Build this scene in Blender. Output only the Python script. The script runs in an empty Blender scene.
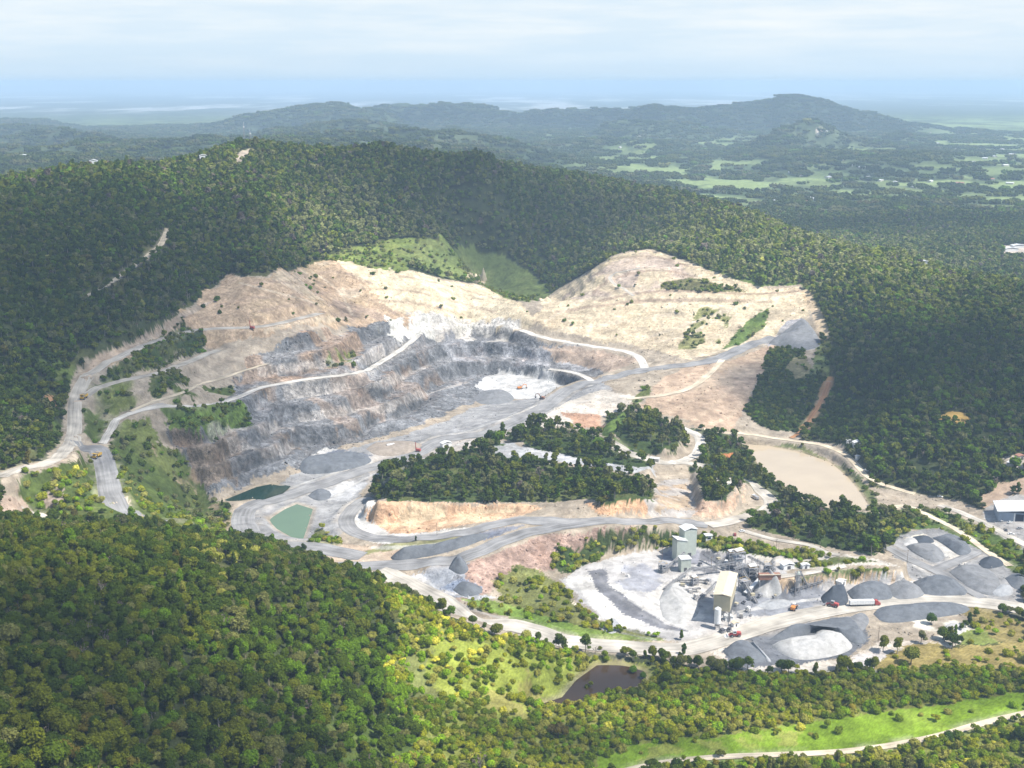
import bpy, math, random
import numpy as np

# ------------------------------------------------------------------ camera, light, exposure
SC = bpy.context.scene
COL = SC.collection
FPX = 1150.0                      # focal length in pixels at 1024 wide
PITCH = math.radians(14.7)
CAM_Z = 320.0
cam_data = bpy.data.cameras.new("camera")
cam = bpy.data.objects.new("camera", cam_data)
COL.objects.link(cam)
cam.location = (0, 0, CAM_Z)
cam.rotation_euler = (math.pi / 2 - PITCH, 0, 0)
cam_data.sensor_width = 36.0
cam_data.lens = 36.0 * FPX / 1024.0
cam_data.clip_start = 1.0
cam_data.clip_end = 400000.0
SC.camera = cam

SUN_EL, SUN_AZ = math.radians(57), math.radians(112)      # azimuth clockwise from +Y
SUN_DIR = np.array([math.cos(SUN_EL) * math.sin(SUN_AZ), math.cos(SUN_EL) * math.cos(SUN_AZ), math.sin(SUN_EL)])
world = bpy.data.worlds.new("World")
SC.world = world
world.use_nodes = True
wn, wl = world.node_tree.nodes, world.node_tree.links
wn.clear()
w_out = wn.new('ShaderNodeOutputWorld')
w_bg = wn.new('ShaderNodeBackground')
w_bg.inputs['Strength'].default_value = 0.13
w_sky = wn.new('ShaderNodeTexSky')
w_sky.sky_type = 'NISHITA'
w_sky.sun_disc = False
w_sky.sun_elevation = SUN_EL
w_sky.sun_rotation = SUN_AZ
w_sky.altitude = 300
w_sky.air_density = 1.0
w_sky.dust_density = 0.7
w_sky.ozone_density = 1.5
# thin high cloud veils mixed into the sky
w_tc = wn.new('ShaderNodeTexCoord')
w_map = wn.new('ShaderNodeMapping')
w_map.inputs['Scale'].default_value = (2.2, 2.2, 20.0)
w_no = wn.new('ShaderNodeTexNoise')
w_no.inputs['Scale'].default_value = 3.2
w_no.inputs['Detail'].default_value = 7
w_no.inputs['Roughness'].default_value = 0.55
w_ramp = wn.new('ShaderNodeMapRange')
w_ramp.inputs['From Min'].default_value = 0.40
w_ramp.inputs['From Max'].default_value = 0.66
w_ramp.inputs['To Min'].default_value = 0.42
w_ramp.inputs['To Max'].default_value = 1.0
w_sep = wn.new('ShaderNodeSeparateXYZ')
w_el = wn.new('ShaderNodeMapRange')
w_el.inputs['From Min'].default_value = -0.002
w_el.inputs['From Max'].default_value = 0.045
w_mul = wn.new('ShaderNodeMath'); w_mul.operation = 'MULTIPLY'
w_mix = wn.new('ShaderNodeMix'); w_mix.data_type = 'RGBA'
w_mix.inputs[7].default_value = (7.6, 8.0, 8.2, 1)
wl.new(w_tc.outputs['Generated'], w_map.inputs['Vector'])
wl.new(w_map.outputs[0], w_no.inputs['Vector'])
wl.new(w_no.outputs['Fac'], w_ramp.inputs['Value'])
wl.new(w_tc.outputs['Generated'], w_sep.inputs[0])
wl.new(w_sep.outputs['Z'], w_el.inputs['Value'])
wl.new(w_ramp.outputs[0], w_mul.inputs[0])
wl.new(w_el.outputs[0], w_mul.inputs[1])
w_col = wn.new('ShaderNodeMix'); w_col.data_type = 'RGBA'          # pale blue low sky, broken by white veils
w_col.inputs[6].default_value = (3.3, 4.3, 5.2, 1)
w_col.inputs[7].default_value = (5.0, 5.3, 5.45, 1)
wl.new(w_mul.outputs[0], w_col.inputs[0])
wl.new(w_col.outputs[2], w_mix.inputs[7])
w_low = wn.new('ShaderNodeMapRange')
w_low.inputs['From Min'].default_value = 0.10
w_low.inputs['From Max'].default_value = 0.30
w_low.inputs['To Min'].default_value = 0.97
w_low.inputs['To Max'].default_value = 0.10
wl.new(w_sep.outputs['Z'], w_low.inputs['Value'])
wl.new(w_low.outputs[0], w_mix.inputs[0])
wl.new(w_sky.outputs[0], w_mix.inputs[6])
wl.new(w_mix.outputs[2], w_bg.inputs['Color'])
wl.new(w_bg.outputs[0], w_out.inputs['Surface'])

sun_data = bpy.data.lights.new("sun", 'SUN')
sun_data.energy = 5.0
sun_data.angle = math.radians(0.6)
sun_data.color = (1.0, 0.95, 0.87)
sun = bpy.data.objects.new("sun", sun_data)
COL.objects.link(sun)
sun.location = (400, -200, 2500)
sun.rotation_euler = (math.pi / 2 - SUN_EL, 0, math.pi - SUN_AZ + 0.0)

SC.view_settings.view_transform = 'Standard'
SC.view_settings.look = 'None'
SC.view_settings.exposure = 0.5
SC.view_settings.gamma = 1.0
SC.view_settings.use_curve_mapping = False
SC.cycles.max_bounces = 4
SC.cycles.diffuse_bounces = 2
SC.cycles.glossy_bounces = 2
SC.cycles.transmission_bounces = 2
SC.cycles.volume_bounces = 2
SC.cycles.transparent_max_bounces = 16
SC.cycles.use_adaptive_sampling = True
SC.cycles.adaptive_threshold = 0.02
SC.cycles.use_denoising = True

# ------------------------------------------------------------------ helpers
def tag(o, label=None, cat=None, group=None, kind=None):
    if label: o['label'] = label
    if cat: o['category'] = cat
    if group: o['group'] = group
    if kind: o['kind'] = kind
    return o

def _h(ix, iy, seed):
    n = (ix.astype(np.int64) * 374761393 + iy.astype(np.int64) * 668265263 + seed * 1442695041) & 0xffffffff
    n = ((n ^ (n >> 13)) * 1274126177) & 0xffffffff
    n = ((n ^ (n >> 16)) * 2246822519) & 0xffffffff
    return ((n ^ (n >> 15)) & 0xffffff) / float(0xffffff)

def vnoise(x, y, s, seed=0):
    x = x / s; y = y / s
    ix = np.floor(x); iy = np.floor(y)
    fx = x - ix; fy = y - iy
    fx = fx * fx * (3 - 2 * fx); fy = fy * fy * (3 - 2 * fy)
    a = _h(ix, iy, seed); b = _h(ix + 1, iy, seed); c = _h(ix, iy + 1, seed); d = _h(ix + 1, iy + 1, seed)
    return (a * (1 - fx) + b * fx) * (1 - fy) + (c * (1 - fx) + d * fx) * fy

def fbm(x, y, s, octv=4, seed=0, rough=0.5):
    """about -1..1"""
    t = 0; amp = 1; tot = 0
    for k in range(octv):
        a = 0.6 * k + 0.3
        xr = x * math.cos(a) - y * math.sin(a); yr = x * math.sin(a) + y * math.cos(a)
        t = t + amp * (vnoise(xr, yr, s / 2 ** k, seed + k * 17) * 2 - 1)
        tot += amp; amp *= rough
    return t / tot

def sstep(x, a, b):
    t = np.clip((x - a) / (b - a), 0, 1)
    return t * t * (3 - 2 * t)

CP, SP = math.cos(PITCH), math.sin(PITCH)
def ray(px, py):
    a = (px - 512.0) / FPX; b = (384.0 - py) / FPX
    return a, CP + b * SP, -SP + b * CP
def at_z(px, py, z):
    dx, dy, dz = ray(px, py); t = (z - CAM_Z) / dz
    return dx * t, dy * t, z
def at_y(px, py, y):
    dx, dy, dz = ray(px, py); t = y / dy
    return dx * t, y, CAM_Z + dz * t
def to_px(x, y, z):
    z = z - CAM_Z
    d = y * CP - z * SP; up = y * SP + z * CP
    return 512 + FPX * x / d, 384 - FPX * up / d

# ------------------------------------------------------------------ terrain control points  (px, py, height z) or (px, py, -distance)
CTRL = """
560 600 0; 700 640 0; 850 640 0; 1000 620 0; 640 565 0; 900 560 0; 1000 560 2; 760 570 0; 620 610 0; 950 590 0
520 545 12; 460 560 13; 560 540 14; 640 528 14; 700 520 12; 760 530 8; 640 545 2; 560 572 2; 520 590 2; 830 535 4; 880 530 3
400 440 2; 300 472 -3; 245 515 -3; 330 550 3; 400 575 3; 440 600 1; 520 625 0; 620 650 0; 350 520 4
480 430 6; 560 405 15; 600 385 22; 640 365 30; 700 360 34; 780 345 42; 590 347 33; 540 337 40
510 388 0; 470 412 0; 545 385 2; 430 425 0; 520 350 25; 520 318 55; 460 325 45
640 345 35; 650 250 110; 600 265 98; 720 325 52; 720 290 82; 800 290 80; 560 300 66; 690 262 104; 640 300 72; 760 287 84
440 262 95; 340 260 118; 400 275 98; 500 300 65; 440 300 72; 430 330 45; 400 352 35; 450 382 5; 380 400 20; 380 425 3
300 445 6; 300 400 34; 300 350 64; 300 300 96; 290 270 116; 250 480 -2; 250 450 18; 250 420 36; 250 380 52; 200 380 64
200 330 88; 240 290 112; 220 275 121; 200 440 38; 200 482 6; 150 480 30; 150 420 58; 230 520 -2; 180 520 20; 130 500 38
350 300 80; 350 350 52; 345 400 30
90 440 65; 110 490 50; 50 470 68; 0 485 72; 30 512 52; 85 380 88; 130 350 98; 40 400 92; 0 350 120; 0 430 88
-120 480 85; -120 350 135; -120 250 185; 0 300 150; 0 250 175; 0 178 -1400; -120 190 -1350; 100 200 190; 100 300 135; 170 240 160; 200 200 180
100 162 -1550; 200 160 -1650; 260 146 -1800; 330 150 -1850; 400 150 -1900; 470 156 -1980; 530 166 -2050; 600 174 -2150; 660 190 -1950; 700 199 -1850
750 212 -1750; 800 227 -1680; 850 245 -1550; 900 262 -1450; 960 270 -1400; 1024 280 -1350; 1150 300 -1250
260 200 178; 260 240 148; 330 200 168; 330 240 134; 400 180 184; 400 230 128; 480 200 158; 480 250 90; 540 270 74; 560 291 65; 520 220 128; 440 245 112
455 159 -1780; 600 230 97; 600 200 128; 660 230 110; 750 230 118; 700 240 104; 780 270 94; 850 280 94; 900 300 87
850 330 62; 850 380 36; 850 430 15; 800 440 4; 790 400 20; 780 365 36; 900 350 65; 960 350 70; 1024 330 80; 1150 330 90; 900 420 35; 960 420 38; 1024 420 38
900 470 12; 960 480 8; 1024 470 16; 1024 505 6; 920 505 2; 1024 545 3; 1150 520 3; 1150 420 40; 760 450 -1; 820 490 -1
720 400 24; 700 440 9; 680 400 24; 620 412 16; 650 440 12; 690 470 8; 740 500 4; 700 500 7; 650 490 14; 600 450 14; 560 480 12; 450 500 8
0 530 -600; -120 520 -600; 100 537 -605; 200 552 -600; 260 564 -595; 330 585 -590; 400 606 -588; 480 630 -585; 550 655 -585
0 600 108; 0 690 118; 0 768 128; -120 650 140; 150 600 93; 150 700 104; 150 768 106; 300 620 60; 300 700 68; 300 768 70; 400 650 31; 400 700 34; 400 768 38
500 680 12; 500 730 13; 500 768 13; 600 720 3; 600 768 4; 700 700 2; 700 768 2; 850 700 2; 850 768 2; 1024 700 2; 1024 768 2; 1150 640 1; 1150 768 2; 610 675 0
0 900 150; 500 900 14; 1024 900 2; -120 900 160; 1200 900 2
-200 150 -3200; 0 160 -2900; 100 155 -3300; 200 152 -3600; 300 150 -3300; 400 142 -3800; 470 160 -3000; 560 168 -2900; 620 182 40; 700 205 35; 760 215 32; 640 160 45; 600 150 60
0 150 -3800; 50 140 -4600; 130 132 -5200; 200 122 -5600; 260 112 -6200; 330 102 -6800; 380 108 -6600; 430 101 -7200; 500 105 -7400; 560 110 -7500; 620 107 -7200; 650 104 -7000; 700 103 -7000; 740 99 -6900; 790 96 -7000; 830 101 -7000
870 111 -6800; 910 121 -6600; 950 125 -7500; 1024 118 -9000; 1150 118 -9000; -120 165 -3300; -120 140 -6000; 0 128 -7000; 60 122 -8500
330 125 -5200; 380 132 -4400; 330 150 -3400; 430 120 -5500; 480 135 -4400; 540 128 -5200; 600 130 -5200; 700 125 -5600; 740 140 -4600; 820 124 -5200; 850 150 -4200; 780 160 -3900; 760 170 40; 920 140 -4800; 980 150 -4300; 1024 145 -5000
700 180 36; 820 180 34; 900 185 32; 960 195 30; 1024 200 30; 860 200 34; 1024 220 36; 830 232 -2450; 900 218 -2550; 960 214 -2600; 1024 212 -2700; 850 258 28; 900 256 28; 960 255 28; 1024 262 26; 1150 200 40; 1150 250 55
-120 105 40; 100 112 35; 300 95 30; 500 96 30; 700 93 30; 880 104 30; 1000 108 30; 1150 108 30
"""
pts = []
for ln in CTRL.replace("\n", ";").split(";"):
    ln = ln.split()
    if not ln: continue
    px, py, q = map(float, ln)
    p = at_y(px, py, -q) if q < -100 else at_z(px, py, q)
    if -2300 < q < -1100: p = (p[0], p[1], p[2] - 8)           # the crowns on the ridge add to its skyline
    pts.append(p)
for hx, hy, hzz in ((-790, 1750, 150), (-950, 2100, 90), (-640, 1850, 160), (-730, 2050, 125), (-880, 2400, 80), (-520, 2000, 165), (-600, 2300, 100), (-330, 2250, 130), (-130, 2300, 150), (-130, 2500, 110), (60, 2500, 110), (210, 2600, 80), (430, 1950, 70), (470, 2250, 35), (560, 1680, 60), (590, 1780, 38), (560, 1620, 80), (640, 1600, 45), (700, 1580, 35)):
    pts.append((hx, hy, hzz))
for far in (16000, 26000, 45000, 90000, 160000):
    for u in (-1, -.6, -.3, 0, .3, .6, 1):
        pts.append((u * far, far, 25.0))
for y, z in ((330, 140), (600, 110), (1000, 150), (1600, 210), (2600, 120), (5000, 90), (9000, 100)):
    pts.append((-0.95 * y, y, z))
for y, z in ((330, 2), (600, 2), (900, 15), (1200, 90), (1700, 90), (2600, 45), (5000, 60), (9000, 60)):
    pts.append((0.95 * y, y, z))
pts = np.array(pts)
TK = 1.6
cu, cv, cz = pts[:, 0] / pts[:, 1] * TK, np.log(pts[:, 1]), pts[:, 2]
def tps_k(r2):
    return 0.5 * r2 * np.log(r2 + 1e-12)
n = len(pts)
A = np.zeros((n + 3, n + 3))
A[:n, :n] = tps_k((cu[:, None] - cu) ** 2 + (cv[:, None] - cv) ** 2) + np.eye(n) * 2e-5
A[:n, n] = A[n, :n] = 1; A[:n, n + 1] = A[n + 1, :n] = cu; A[:n, n + 2] = A[n + 2, :n] = cv
wts = np.linalg.solve(A, np.concatenate([cz, np.zeros(3)]))

ys = [235.0]
while ys[-1] < 160000:
    y = ys[-1]
    r = 0.0024 if y < 560 else 0.0018 if y < 820 else 0.0013 if y < 1430 else 0.0018 if y < 1700 else 0.0026 if y < 2700 else 0.006 if y < 9000 else 0.02
    ys.append(y * (1 + r))
YS = np.array(ys)
US = np.concatenate([np.arange(-1.0, -0.56, 0.008), np.arange(-0.56, -0.36, 0.0016), np.arange(-0.36, 0.36, 0.00125), np.arange(0.36, 0.56, 0.0016), np.arange(0.56, 1.001, 0.008)])
NR, NC = len(YS), len(US)
LV = np.log(YS)
# evaluate the spline on a coarse lattice, then refine linearly
LVc = np.linspace(LV[0], LV[-1], 620); USc = np.linspace(-1, 1, 500)
Zc = np.zeros((len(LVc), len(USc)))
for i, v in enumerate(LVc):
    r2 = (USc[:, None] * TK - cu) ** 2 + (v - cv) ** 2
    Zc[i] = tps_k(r2) @ wts[:n] + wts[n] + wts[n + 1] * USc * TK + wts[n + 2] * v
def lerp_axis(src, dst):
    i = np.clip(np.searchsorted(src, dst) - 1, 0, len(src) - 2)
    return i, (dst - src[i]) / (src[i + 1] - src[i])
i, f = lerp_axis(LVc, LV); Z = Zc[i] * (1 - f)[:, None] + Zc[i + 1] * f[:, None]
i, f = lerp_axis(USc, US); Z = Z[:, i] * (1 - f) + Z[:, i + 1] * f
X = US[None, :] * YS[:, None]; Y = np.repeat(YS[:, None], NC, 1)
Z = np.maximum(Z, -6)
plain = sstep(Y, 9500, 14000)
Z = Z * (1 - plain) + 25 * plain
# faint mountains on the horizon, far out on the plain
def bump(cx, cy, rx, ry, h):
    return h * np.exp(-((X - cx) / rx) ** 2 - ((Y - cy) / ry) ** 2)
for (px_, h_, w_) in ((190, 950, 2200), (215, 700, 5200), (300, 520, 9000), (120, 480, 7000), (470, 620, 6000), (560, 640, 9000), (650, 520, 8000), (800, 430, 12000), (420, 480, 5000)):
    Z += bump((px_ - 512) / FPX * 52000, 52000, w_, 4000, h_ * 0.32)
Z = np.where(Y > 20000, 300 * np.tanh(Z / 300), Z)
# ridges and gullies in the wooded hills
hillw = sstep(Z, 25, 90)
rough = fbm(X, Y, 260, 5, 3)
Z += hillw * rough * 9 * np.where(Y < 700, 0.5, 1.0) * sstep(YS, 1.0, 2.0)[:, None]
def line_relief(wpts, depth, width):
    """raise (+) or cut (-) the ground along a spur or gully"""
    wpts = np.array(wpts); x0, x1 = wpts[:, 0].min() - 3 * width, wpts[:, 0].max() + 3 * width
    y0, y1 = wpts[:, 1].min() - 3 * width, wpts[:, 1].max() + 3 * width
    r = slice(np.searchsorted(YS, y0), np.searchsorted(YS, y1)); x, y = X[r], Y[r]
    best = np.full(x.shape, 1e12)
    for a, b in zip(wpts[:-1], wpts[1:]):
        v = b - a; t = np.clip(((x - a[0]) * v[0] + (y - a[1]) * v[1]) / (v @ v + 1e-9), 0, 1)
        np.minimum(best, (x - a[0] - t * v[0]) ** 2 + (y - a[1] - t * v[1]) ** 2, out=best)
    end = np.ones(x.shape)
    Z[r] += depth * np.exp(-best / width ** 2) * end
def along(txt):
    out = []
    for q in txt.split():
        a, b, z = map(float, q.split(",")); out.append(at_z(a, b, z)[:2])
    return out
for txt, dep, wd in (("556,286,72 548,240,100 520,200,135", -20, 55), ("600,262,82 640,232,108 668,208,130", -14, 50), ("318,252,128 300,205,165 290,172,195", -16, 60), ("170,300,130 190,240,150 212,188,185", -16, 60),
                     ("60,400,92 80,300,140 120,215,182", -18, 60), ("20,330,130 30,260,165 50,200,190", -14, 55), ("845,400,28 890,345,66 930,300,85", -14, 50), ("905,470,14 955,400,46 1010,345,72", -12, 45),
                     ("430,245,115 402,205,160 385,175,185", 16, 55), ("250,262,130 246,205,175 246,170,195", 12, 55), ("120,340,105 130,250,158 150,195,185", 12, 50), ("760,275,92 735,235,112 712,212,128", 10, 45), ("480,240,100 488,205,145 490,180,168", 12, 45), ("870,360,55 880,310,82 872,275,95", 10, 40), ("950,440,28 930,380,55 965,330,80", 8, 40)):
    line_relief(along(txt), dep, wd)
# overlapping ridges of the far country
def far_ridge(txt, yc, th, seed):
    q = np.array([tuple(map(float, v.split(","))) for v in txt.split()])
    pts_ = np.array([at_y(a, b + 4.0, yc) for a, b in q]); u = pts_[:, 0] / yc; h = pts_[:, 2]
    hu = np.interp(US, u, h, left=h[0], right=h[-1])
    e = np.minimum((US - u[0]) / .05 + 1, (u[-1] - US) / .05 + 1); e = sstep(np.clip(e, 0, 1), 0, 1)
    yy = yc * (1 + .03 * fbm(US * 40, US * 0, 1, 3, seed))
    g = np.exp(-((Y - yy[None, :]) / (th * (1 + .3 * fbm(X, Y, 900, 2, seed)))) ** 2)
    top = 20 + (hu * e - 20)[None, :] * g
    r = slice(np.searchsorted(YS, yc - 3 * th), np.searchsorted(YS, yc + 3 * th))
    Z[r] = np.maximum(Z[r], top[r])
sl = slice(np.searchsorted(YS, 3900), np.searchsorted(YS, 12000))
Z[sl] = 30 + (Z[sl] - 30) * (1 - .8 * sstep(Y[sl], 3900, 4800))
far_ridge("-80,122 0,114 50,117 120,130", 7600, 500, 1)
far_ridge("90,138 180,125 230,118 290,108 340,101 375,107", 6700, 520, 2)
far_ridge("-90,124 0,121 60,124 130,131 200,137 270,148", 5700, 420, 21)
far_ridge("150,152 200,143 260,131 330,121 400,127 480,146", 5000, 420, 3)
far_ridge("-60,140 0,134 60,131 110,138 170,150", 4600, 380, 4)
far_ridge("350,109 400,102 440,99 480,104 540,109 600,108 650,104 680,106", 7500, 600, 5)
far_ridge("415,134 440,124 455,118 472,124 500,136", 5700, 300, 6)
far_ridge("500,140 540,131 590,128 640,132 690,140", 5200, 350, 7)
far_ridge("650,105 700,106 735,104 760,99 790,95 815,97 850,108 900,119 960,128", 7000, 650, 8)
far_ridge("720,150 770,133 815,122 850,129 900,143 960,152", 4800, 420, 9)
far_ridge("930,134 975,127 1024,129 1100,132", 6600, 450, 10)
far_ridge("860,140 900,131 950,137 1000,146", 5700, 300, 11)
far_ridge("790,234 830,224 870,214 930,213 1024,221 1100,226", 2560, 180, 12)
far_ridge("620,120 670,117 720,121 760,130", 6000, 350, 13)
farw = sstep(Y, 2400, 3600) * (1 - sstep(Y, 9000, 12000))
rid = 1 - np.abs(fbm(X, Y, 700, 5, 9))
Z += farw * ((rid - 0.86) * 170 * sstep(Z, 45, 120) + 16 * np.clip(fbm(X, Y, 420, 4, 10), -.4, 1) * sstep(Z, 30, 60))

def zat(x, y, G_=None):
    G_ = Z if G_ is None else G_
    x = np.asarray(x, float); y = np.asarray(y, float)
    i = np.clip(np.searchsorted(YS, y) - 1, 0, NR - 2); f = np.clip((y - YS[i]) / (YS[i + 1] - YS[i]), 0, 1)
    u = np.clip(x / y, -0.999, 0.999)
    j = np.clip(np.searchsorted(US, u) - 1, 0, NC - 2); g = np.clip((u - US[j]) / (US[j + 1] - US[j]), 0, 1)
    return (G_[i, j] * (1 - g) + G_[i, j + 1] * g) * (1 - f) + (G_[i + 1, j] * (1 - g) + G_[i + 1, j + 1] * g) * f

def cast(px, py, ymin=240.0):
    """where the line of sight through a pixel of the photo meets the ground"""
    dx, dy, dz = ray(px, py)
    u = dx / dy; s = dz / dy
    j = int(np.clip(np.searchsorted(US, u) - 1, 0, NC - 2)); g = (u - US[j]) / (US[j + 1] - US[j])
    col = Z[:, j] * (1 - g) + Z[:, j + 1] * g
    d = col - (CAM_Z + YS * s)
    d[YS < ymin] = -1
    hit = np.nonzero(d >= 0)[0]
    if len(hit) == 0: k = NR - 1
    else: k = hit[0]
    if k == 0: y = YS[0]
    else:
        t = d[k - 1] / (d[k - 1] - d[k]) if d[k] != d[k - 1] else 0
        t = min(max(t, 0), 1)
        y = YS[k - 1] + t * (YS[k] - YS[k - 1])
    return u * y, y, float(zat(u * y, y))

def P(s):
    return [tuple(map(float, q.split(","))) for q in s.split()]

def densify(pp, closed=True, step=12.0):
    out = []
    m = len(pp)
    for i in range(m if closed else m - 1):
        a, b = pp[i], pp[(i + 1) % m]
        k = max(1, int(math.hypot(b[0] - a[0], b[1] - a[1]) / step))
        for t in range(k): out.append((a[0] + (b[0] - a[0]) * t / k, a[1] + (b[1] - a[1]) * t / k))
    if not closed: out.append(pp[-1])
    return out

def world_poly(s, z=None, ymin=240.0, step=12.0):
    pp = densify(P(s), True, step)
    if z is not None: return np.array([at_z(a, b, z)[:2] for a, b in pp])
    return np.array([cast(a, b, ymin)[:2] for a, b in pp])

def region(wp, pad=0.0):
    """row and column slices of the sheet covering a world polygon"""
    y0, y1 = wp[:, 1].min() - pad, wp[:, 1].max() + pad
    x0, x1 = wp[:, 0].min() - pad, wp[:, 0].max() + pad
    r0, r1 = np.searchsorted(YS, y0), np.searchsorted(YS, y1) + 1
    y0 = max(y0, 100)
    us = [x0 / y0, x0 / y1, x1 / y0, x1 / y1]
    c0, c1 = np.searchsorted(US, min(us)), np.searchsorted(US, max(us)) + 1
    return slice(max(r0 - 1, 0), min(r1, NR)), slice(max(c0 - 1, 0), min(c1, NC))

def pip(x, y, wp):
    inside = np.zeros(x.shape, bool)
    xa, ya = wp[-1]
    for xb, yb in wp:
        if ya != yb:
            c = ((yb > y) != (ya > y)) & (x < (xa - xb) * (y - yb) / (ya - yb) + xb)
            inside ^= c
        xa, ya = xb, yb
    return inside

def pdist(x, y, wp, closed=True):
    """distance to the outline"""
    d = np.full(x.shape, 1e9)
    m = len(wp)
    for i in range(m if closed else m - 1):
        ax, ay = wp[i]; bx, by = wp[(i + 1) % m]
        vx, vy = bx - ax, by - ay; L = vx * vx + vy * vy + 1e-9
        t = np.clip(((x - ax) * vx + (y - ay) * vy) / L, 0, 1)
        np.minimum(d, (x - ax - t * vx) ** 2 + (y - ay - t * vy) ** 2, out=d)
    return np.sqrt(d)

def plateau(s, z, fall, z_of=None, jag=0.0):
    """raise or lower ground to z inside an outline given at height z; slopes of horizontal width fall outside"""
    wp = world_poly(s, z)
    R, Cc = region(wp, fall + 5)
    x, y = X[R, Cc], Y[R, Cc]
    sd = pdist(x, y, wp) * np.where(pip(x, y, wp), -1, 1)
    if jag: sd = sd + jag * fbm(x, y, 14, 3, 5)
    w = 1 - sstep(sd, 0, fall)
    Z[R, Cc] = Z[R, Cc] * (1 - w) + (z + 0.6 * fbm(x, y, 20, 3, 8)) * w

# ------------------------------------------------------------------ shaping the ground
plateau("372,484 385,472 420,460 470,449 520,442 560,427 600,434 648,464 640,492 612,499 585,500 560,502 520,505 470,502 420,503 378,503", 20, 7, jag=3)
plateau("588,492 620,484 655,486 654,502 620,505 590,504", 19, 5, jag=2)
plateau("698,480 714,472 732,479 739,494 726,504 705,501", 20, 7, jag=2)
plateau("775,577 808,574 850,569 900,570 905,562 880,552 830,550 790,552 760,560 765,575", 9, 3.5, jag=1.5)
plateau("610,421 640,413 668,424 678,440 668,452 640,450 615,438", 22, 12)
plateau("560,575 600,557 640,548 660,556 700,560 760,565 760,600 740,625 700,640 650,632 600,622 575,600", 0, 10)

# quarry pit: benches cut into the rock
PIT = world_poly("196,482 165,432 222,408 232,385 255,350 300,335 380,325 430,318 470,322 520,332 590,352 604,372 560,392 500,397 470,402 420,425 330,450 300,462 240,487")
Rg, Cg = region(PIT, 40)
x, y, z = X[Rg, Cg], Y[Rg, Cg], Z[Rg, Cg]
sdp = pdist(x, y, PIT) * np.where(pip(x, y, PIT), -1, 1)
wpit = 1 - sstep(sdp + 10 * fbm(x, y, 30, 3, 4), -12, 12)
hb = 15.0
tt = (z - 1.5 + 6.5 * fbm(x, y, 95, 4, 21)) / hb
fl = np.floor(tt); fr = tt - fl
zb = (fl + sstep(fr, 0.58, 0.97) * 0.96 + fr * 0.04) * hb + 1.5
face = sstep(fr, 0.56, 0.66) * (1 - sstep(fr, 0.93, 1.0))
rdg = 1 - 2 * np.abs(fbm(x + .9 * z, y - .7 * z, 20, 4, 33))
blk = np.round(fbm(x + 1.1 * z, y - .8 * z, 26, 3, 36) * 5) / 5
zb = zb + face * rdg * .9 + (face * .8 + .2) * blk * 5.0 + 0.5 * fbm(x, y, 9, 3, 35) + 1.6 * sstep(fbm(x, y, 34, 4, 37), .2, .7) * (1 - face)
up = sstep(z, 2.5, 9)
wpit = wpit * up * (0.55 + 0.45 * sstep(fbm(x, y, 120, 3, 44), -.4, .2))
Z[Rg, Cg] = z * (1 - wpit) + np.maximum(zb, -4) * wpit
PITW = np.zeros_like(Z); PITW[Rg, Cg] = wpit
FACE = np.zeros_like(Z); FACE[Rg, Cg] = face * wpit
BENCH = np.zeros_like(Z); BENCH[Rg, Cg] = (1 - face) * wpit * (0.55 + 0.45 * fbm(x, y, 30, 3, 38))

# spoil humps: erosion gullies and small terraces on the bare slopes
HUMP = world_poly("545,298 580,277 620,254 650,250 690,264 760,288 812,292 800,325 760,345 690,358 640,345 600,340 530,328")
Rg, Cg = region(HUMP, 10)
x, y, z = X[Rg, Cg], Y[Rg, Cg], Z[Rg, Cg]
wh = pip(x, y, HUMP).astype(float) * sstep(z, 40, 55)
tt = (z + 3 * fbm(x, y, 90, 3, 5)) / 11.0; fl = np.floor(tt); fr = tt - fl
Z[Rg, Cg] = z + wh * (((fl + sstep(fr, 0.45, 1.0)) * 11.0 - tt * 11.0) * 0.30 + 1.6 * fbm(x, y, 16, 3, 6))

# ponds: name of water, outline, level
POND = [
    ("pond", "224,500 239,494 256,487 271,484 287,487 280,493 262,499 242,501 227,501", -4.0, (0.006, 0.035, 0.022)),
    ("pond", "268,520 285,509 297,504 313,509 309,522 303,540 291,537 277,529", -4.0, (0.125, 0.185, 0.11)),
    ("pond", "747,444 770,446 800,452 830,462 848,477 860,492 870,508 845,512 822,506 790,494 768,478 755,460", -2.0, (0.47, 0.38, 0.265)),
    ("pond", "538,705 562,697 576,680 597,665 620,664 644,671 648,684 620,690 590,697 569,704 549,708", -1.5, (0.060, 0.038, 0.022)),
]
PONDS = []
POOLM = np.zeros_like(Z)
for nm, s, zl, c in POND:
    wp = world_poly(s, zl)
    Rg, Cg = region(wp, 25)
    x, y = X[Rg, Cg], Y[Rg, Cg]
    sd = pdist(x, y, wp) * np.where(pip(x, y, wp), -1, 1)
    w = 1 - sstep(sd, 2.0, 16)
    tgt = zl + np.clip(sd * 0.25, -3, 0.8)
    Z[Rg, Cg] = Z[Rg, Cg] * (1 - w) + tgt * w
    POOLM[Rg, Cg] = np.maximum(POOLM[Rg, Cg], 1 - sstep(sd, 0, 5))
    PONDS.append((nm, wp, zl, c))

# ------------------------------------------------------------------ roads: (points in order, half width, colour key, name, label-free)
def catmull(pp, step=7.0):
    out = []
    q = [pp[0]] + pp + [pp[-1]]
    for i in range(1, len(q) - 2):
        p0, p1, p2, p3 = [np.array(v) for v in q[i - 1:i + 3]]
        k = max(2, int(np.linalg.norm(p2 - p1) / step))
        for j in range(k):
            t = j / k
            out.append(tuple(0.5 * ((2 * p1) + (-p0 + p2) * t + (2 * p0 - 5 * p1 + 4 * p2 - p3) * t * t + (-p0 + 3 * p1 - 3 * p2 + p3) * t ** 3)))
    out.append(pp[-1])
    return out

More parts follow.
